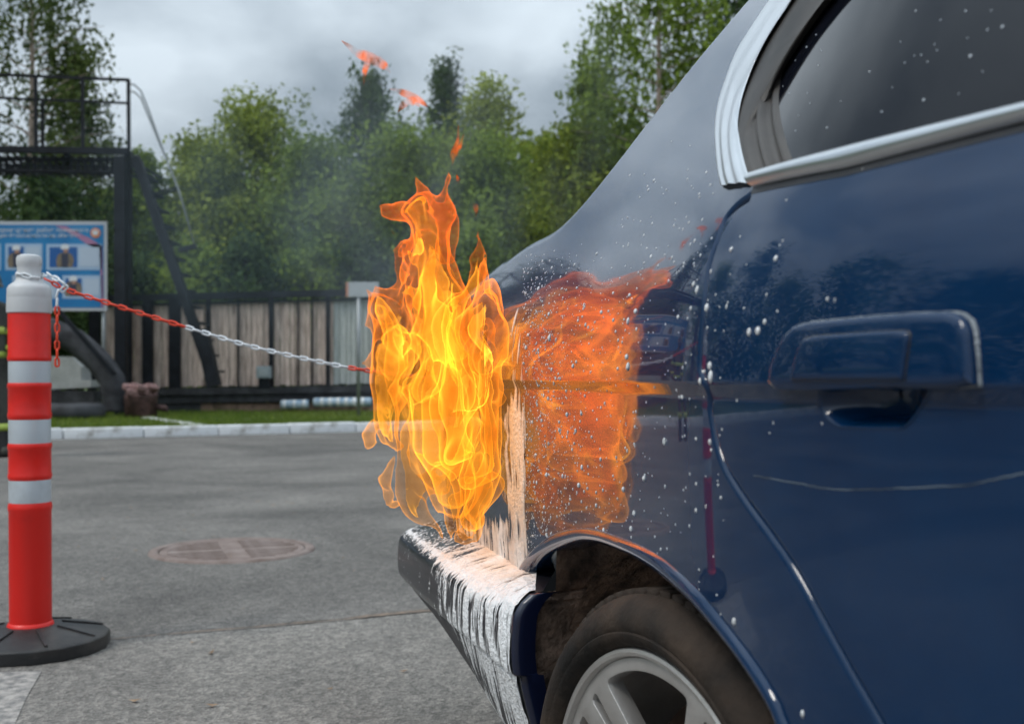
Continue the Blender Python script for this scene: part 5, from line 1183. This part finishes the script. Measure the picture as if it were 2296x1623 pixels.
def surface_net(Vg, org, h):
    """dual contour of the zero set of a sampled field"""
    sg = Vg < 0; a, b, c = Vg.shape
    C = np.zeros((a-1,b-1,c-1,3), np.float32); cnt_ = np.zeros((a-1,b-1,c-1), np.float32)
    corner = lambda i,j,k: (slice(i,a-1+i), slice(j,b-1+j), slice(k,c-1+k))
    for ax in range(3):
        for u in (0,1):
            for v in (0,1):
                o0 = [0,0,0]; o0[(ax+1)%3] = u; o0[(ax+2)%3] = v; o1 = list(o0); o1[ax] = 1
                f0 = Vg[corner(*o0)]; f1 = Vg[corner(*o1)]; cr_ = (f0 < 0) != (f1 < 0); t = np.where(cr_, f0/(f0-f1+1e-12), 0)
                for d in range(3): C[..., d] += np.where(cr_, o0[d]+(t if d == ax else 0), 0)
                cnt_ += cr_
    act = cnt_ > 0; idx = np.full(act.shape, -1, np.int64); idx[act] = np.arange(act.sum()); ijk = np.argwhere(act)
    P = (ijk+C[act]/cnt_[act][:,None])*h+org; F = []
    for ax in range(3):
        sl0 = [slice(None)]*3; sl1 = [slice(None)]*3; sl0[ax] = slice(0,-1); sl1[ax] = slice(1,None)
        e = np.argwhere(sg[tuple(sl0)] != sg[tuple(sl1)]); u, v = (ax+1)%3, (ax+2)%3
        lim = act.shape; ok_ = (e[:,u] > 0) & (e[:,v] > 0) & (e[:,u] < lim[u]) & (e[:,v] < lim[v]) & (e[:,ax] < lim[ax]); e = e[ok_]
        q = []
        for du, dv_ in ((1,1),(0,1),(0,0),(1,0)):
            f = e.copy(); f[:,u] -= du; f[:,v] -= dv_; q.append(idx[f[:,0], f[:,1], f[:,2]])
        q = np.stack(q, -1); fl_ = sg[e[:,0], e[:,1], e[:,2]]; q[~fl_] = q[~fl_][:, ::-1]; F.append(q)
    return P, np.concatenate(F)
def Yf(x): return np.interp(x, [760,860,980,1050,1110,1140], [2.22,2.20,2.10,1.93,1.76,1.70])
# tongues: (px, py, radius px), depth shift
TON = [
 ([(1088,1030,24),(1096,1100,28),(1090,1160,22),(1068,1212,6)], -.04), ([(1035,1080,30),(1040,1150,26),(1046,1212,8)], -.06),
 ([(1010,570,20),(1016,505,12),(1004,445,6),(1010,398,1)], .02), ([(918,640,22),(902,590,14),(906,540,6),(896,505,1)], .02), ([(852,760,20),(838,715,12),(846,668,5),(836,640,1)], .03), ([(1095,720,16),(1110,670,9),(1100,622,1)], -.02), ([(862,930,22),(843,965,12),(840,1005,1)], .02), ([(940,640,24),(934,560,16),(925,500,8),(905,462,1)], -.03), ([(1050,650,22),(1046,590,14),(1052,540,6),(1040,500,1)], -.03),
 ([(1010,1110,48),(1000,1000,70),(985,880,88),(980,760,88),(975,680,72),(968,600,50),(962,520,46),(952,462,34),(950,425,14),(928,382,5)], 0),
 ([(872,975,20),(878,900,42),(882,840,58),(905,760,62),(880,690,40),(858,655,18),(848,636,5)], .0),
 ([(1085,1060,34),(1080,960,40),(1070,860,48),(1068,760,46),(1080,670,32),(1074,615,18),(1060,570,9),(1042,528,2)], -.02),
 ([(948,1010,26),(950,1080,26),(958,1140,20),(980,1208,10)], -.02), ([(1062,1090,38),(1066,1150,32),(1050,1208,16)], -.02), ([(1015,1120,30),(1020,1180,18),(1030,1212,8)], -.04),
 ([(808,808,3),(835,806,16),(872,790,36),(910,780,40)], .02), ([(812,735,3),(836,708,18),(870,690,30)], .03), ([(878,454,3),(900,468,16),(940,478,34)], 0), ([(1004,388,3),(996,430,14),(985,490,28)], .02), ([(905,470,10),(935,452,14),(975,470,14),(1000,520,12),(985,570,14),(955,590,12)], -.05), ([(920,560,10),(940,520,12),(965,545,14),(990,600,12)], .05),
 ([(1122,632,3),(1104,640,18),(1088,690,30),(1082,800,36)], -.03), ([(1105,1140,6),(1108,1080,20),(1104,980,26),(1098,880,30),(1092,780,26)], -.02), ([(1040,1010,44),(1035,900,50),(1030,790,48),(1030,700,40)], -.08), ([(930,1040,16),(925,960,38),(930,870,50)], -.05), ([(880,560,4),(905,570,22),(940,590,34)], 0), ([(886,640,4),(920,650,28),(960,660,40)], .03),
 ([(900,1128,4),(884,1124,8),(870,1104,10),(868,1075,11),(876,1035,9),(890,1005,8),(900,985,10)], .03)]
hgrid = .005
lo_ = np.array([W(745,HY,2.3).x, 1.60, W(0,1250,1.9).z]); hi_ = np.array([W(1150,HY,1.75).x+.02, 2.42, W(0,360,2.2).z])
dims = np.ceil((hi_-lo_)/hgrid).astype(int)
ax_ = [lo_[k]+np.arange(dims[k])*hgrid for k in range(3)]
GX, GY, GZ = np.meshgrid(*[a.astype(np.float32) for a in ax_], indexing='ij')
w1 = [fnoise(GX/.095+k*9.1, GY/.095+k*3.3, GZ/.125+k*5.7, 2) for k in range(2)]
w2 = [vnoise(GX/.036+k*4.1, GY/.036+k*8.3, GZ/.055+k*2.7) for k in range(2)]
amp = .036
WX = GX+amp*w1[0]+.017*w2[0]; WY = GY+amp*w1[1]+.017*w2[1]; WZ = GZ+.022*w1[1]+.010*w2[0]
env = np.full(GX.shape, 9.0, np.float32)
for pts_, dy_ in TON:
    P = [(W(x if x > 900 else x-10, y, Yf(x)+dy_), 1.07*r/FPX*Yf(x)) for x, y, r in pts_]
    bl0 = np.min([np.array(p)-r for p, r in P], 0)-.075; bh0 = np.max([np.array(p)+r for p, r in P], 0)+.075
    i0 = np.clip(((bl0-lo_)/hgrid).astype(int), 0, dims); i1 = np.clip(((bh0-lo_)/hgrid).astype(int)+1, 0, dims); sl = tuple(slice(i0[k], i1[k]) for k in range(3))
    wx, wy, wz = WX[sl], WY[sl], WZ[sl]; dmin = np.full(wx.shape, 9.0, np.float32)
    for (a, ra), (c, rc) in zip(P[:-1], P[1:]):
        d = c-a; L2 = d.length_squared; t = np.clip(((wx-a.x)*d.x+(wy-a.y)*d.y+(wz-a.z)*d.z)/L2, 0, 1)
        dd_ = np.sqrt((wx-a.x-t*d.x)**2+(wy-a.y-t*d.y)**2+(wz-a.z-t*d.z)**2)-(ra+(rc-ra)*t); dmin = np.minimum(dmin, dd_)
    ev = env[sl]; k_ = .012; hh_ = np.clip(.5+.5*(ev-dmin)/k_, 0, 1); env[sl] = ev*(1-hh_)+dmin*hh_-k_*hh_*(1-hh_)
env = np.minimum(env, .08)
fire = empty('fire', W(990, 1240, 2.0), 0, 'bright orange flames burning at the tail of the blue car', 'fire'); fo_ = np.array(fire.location)
YEL, ORG_, RED = (1.0,.48,.04), (1.0,.36,.025), (1.0,.17,.024)
zb_, zt_ = W(0,1000,2.1).z, W(0,480,2.1).z
FM = {'outer': flamemat('flame_outer', ORG_, RED, .15, zb_, zt_, 10, .25, 1.0), 'mid': flamemat('flame_mid', YEL, ORG_, .20, zb_, zt_+.1, 12, .08, 1.0), 'core': flamemat('flame_core', (1.0,.54,.06), (1.0,.44,.04), .42, zb_, zt_, 14, .02, 1.0), 'wisp': flamemat('flame_wisp', (1.0,.19,.035), (1.0,.17,.04), .62, 0, 5, 34, .0, 1.0, (.72,.45,.36), True)}
def flame(name, field, mt, mask=None, mlev=0.0):
    P, F = surface_net(field, lo_, hgrid)
    if mask is not None:
        ii = np.clip(((P-lo_)/hgrid).round().astype(int), 0, np.array(mask.shape)-1); kf = mask[ii[:,0], ii[:,1], ii[:,2]] < mlev; F = F[kf[F].all(1)]
        us = np.unique(F); mp = np.full(len(P), -1); mp[us] = np.arange(len(us)); P = P[us]; F = mp[F]
    for _ in range(6):      # relax the voxel steps
        A = np.zeros_like(P); c_ = np.zeros(len(P))
        for k in range(4):
            i_, j_ = F[:, k], F[:, (k+1) % 4]
            for d in range(3): A[:, d] += np.bincount(i_, P[j_, d], len(P))+np.bincount(j_, P[i_, d], len(P))
            c_ += np.bincount(i_, minlength=len(P))+np.bincount(j_, minlength=len(P))
        P = P*.45+.55*A/np.maximum(c_, 1)[:, None]
    return mobj(name, P-fo_, F.astype(np.int32), mt, fire, True)
envr = env+.009*fnoise(GX/.026+2, GY/.026, GZ/.05, 2); flame('flame_envelope', envr, FM['outer'])
flame('flame_layer', env+.016+.016*vnoise(WX/.045+3, WY/.045, GZ/.085), FM['mid'])
flame('flame_layer', env+.034+.022*vnoise(WX/.055+31, WY/.055, GZ/.11), FM['mid'])
gm = bpy.data.materials.new('flame_glow'); gm.use_nodes = True; gt = gm.node_tree; gt.nodes.clear(); go_ = N(gt, 'ShaderNodeOutputMaterial')
ge_ = N(gt, 'ShaderNodeEmission', inp={0: (1.0,.42,.03,1), 1: 2.4}); gt.links.new(ge_.outputs[0], go_.inputs['Volume'])
glow = flame('burning_gas', env+.018, gm)
shx = fnoise(WX/.085+11, WY/.085+5, GZ/.17+2, 2); flame('flame_sheet', shx, FM['core'], env, -.010)
shy = fnoise(WX/.06+21, WY/.06+15, GZ/.12+12, 2)-.12; flame('flame_sheet', shy, FM['core'], env, -.024)
del GX, GY, GZ, WX, WY, WZ, w1, w2
# torn-off wisps above the fire
def wisp(pts_, Y, seed):
    P = spline(np.array([(*W(x, y, Y+.03*math.sin(i*1.7+seed)), r/FPX*Y) for i, (x, y, r) in enumerate(pts_)]), .004); V = []; F = []; n = 10; m = len(P)
    for i in range(m):
        t = Vector(P[min(i+1,m-1),:3])-Vector(P[max(i-1,0),:3]); t.normalize(); u = t.cross(Vector((0,1,0))).normalized(); v = t.cross(u)
        for k in range(n):
            a = 2*math.pi*k/n; rr = max(P[i,3], .0004)*(1+.35*float(vnoise(i*.22+seed*7, k*.9, seed))); V.append(Vector(P[i,:3])+u*rr*math.cos(a)+v*rr*.55*math.sin(a))
    F = [(i*n+k, i*n+(k+1) % n, (i+1)*n+(k+1) % n, (i+1)*n+k) for i in range(m-1) for k in range(n)]
    mobj('flame_wisp', np.array([tuple(v) for v in V])-fo_, F, FM['wisp'], fire, True)
for i, (pts_, Y) in enumerate([([(766,92,1),(785,106,7),(810,122,12),(838,132,15),(862,150,9),(876,164,1)],2.2), ([(812,118,2),(822,140,9),(818,165,7),(815,192,1)],2.2), ([(874,200,1),(900,206,8),(935,222,10),(962,242,1)],2.25),
    ([(892,252,1),(905,235,9),(925,228,11),(942,240,1)],2.2), ([(1028,282,1),(1026,315,5),(1018,345,9),(1014,372,1)],2.0), ([(1040,300,1),(1030,330,5),(1018,350,5),(1016,366,1)],2.0), ([(1024,392,1),(1027,404,5),(1028,416,1)],1.95), ([(1058,452,1),(1066,464,6),(1067,486,1)],1.9)]): wisp(pts_, Y, i+1.0)

# ------------------------------------------------------------------ smoke
def smokemat(name, dens_, scale, colr, thr, cen, rad, stretch=(1,1,.6)):
    m = bpy.data.materials.new(name); m.use_nodes = True; t = m.node_tree; t.nodes.clear(); L = t.links.new; o = N(t, 'ShaderNodeOutputMaterial')
    pv = N(t, 'ShaderNodeVolumePrincipled'); pv.inputs['Color'].default_value = (*colr,1); pv.inputs['Anisotropy'].default_value = .2
    ge = N(t, 'ShaderNodeTexCoord'); mp = N(t, 'ShaderNodeMapping'); mp.inputs['Scale'].default_value = stretch; L(ge.outputs['Object'], mp.inputs[0])
    nz_ = N(t, 'ShaderNodeTexNoise', inp={'Scale': scale, 'Detail': 3.0, 'Distortion': 1.2}); L(mp.outputs[0], nz_.inputs['Vector'])
    mr = N(t, 'ShaderNodeMapRange', inp={1: thr, 2: thr+.25, 3: 0.0, 4: dens_}); L(nz_.outputs[0], mr.inputs[0])
    mp2 = N(t, 'ShaderNodeMapping'); mp2.inputs['Scale'].default_value = tuple(1/r for r in rad); L(ge.outputs['Object'], mp2.inputs[0])
    ln = N(t, 'ShaderNodeVectorMath', operation='LENGTH'); L(mp2.outputs[0], ln.inputs[0]); fo2 = N(t, 'ShaderNodeMapRange', inp={1: .98, 2: .25, 3: 0.0, 4: 1.0}); L(ln.outputs['Value'], fo2.inputs[0])
    mu = N(t, 'ShaderNodeMath', operation='MULTIPLY'); L(mr.outputs[0], mu.inputs[0]); L(fo2.outputs[0], mu.inputs[1]); L(mu.outputs[0], pv.inputs['Density']); L(pv.outputs[0], o.inputs['Volume']); return m
def smoke(name, label, c, rad, mt):
    b = MB(); n = 24; prof = [(math.sin(a), -math.cos(a)) for a in np.linspace(0, math.pi, 13)]; b.lathe([(max(p[0],.001), p[1]) for p in prof], n); b.V = [(v[0]*rad[0], v[1]*rad[1], v[2]*rad[2]) for v in b.V]
    o = b.build(name, mt, None, True); o.location = c; tag(o, label, 'smoke', kind='stuff'); return o
c1 = W(960, 330, 2.7); r1 = (.55, .42, .80)
smoke('smoke', 'thin grey smoke rising above the flames', c1, r1, smokemat('smoke_plume', 1.7, 3.8, (.50,.56,.62), .49, c1, r1))
c2 = W(640, 470, 11.0); r2 = (2.9, 2.2, 1.6)
smoke('smoke', 'bluish smoke drifting before the trees left of the fire', c2, r2, smokemat('smoke_drift', .15, .8, (.45,.58,.66), .42, c2, r2))
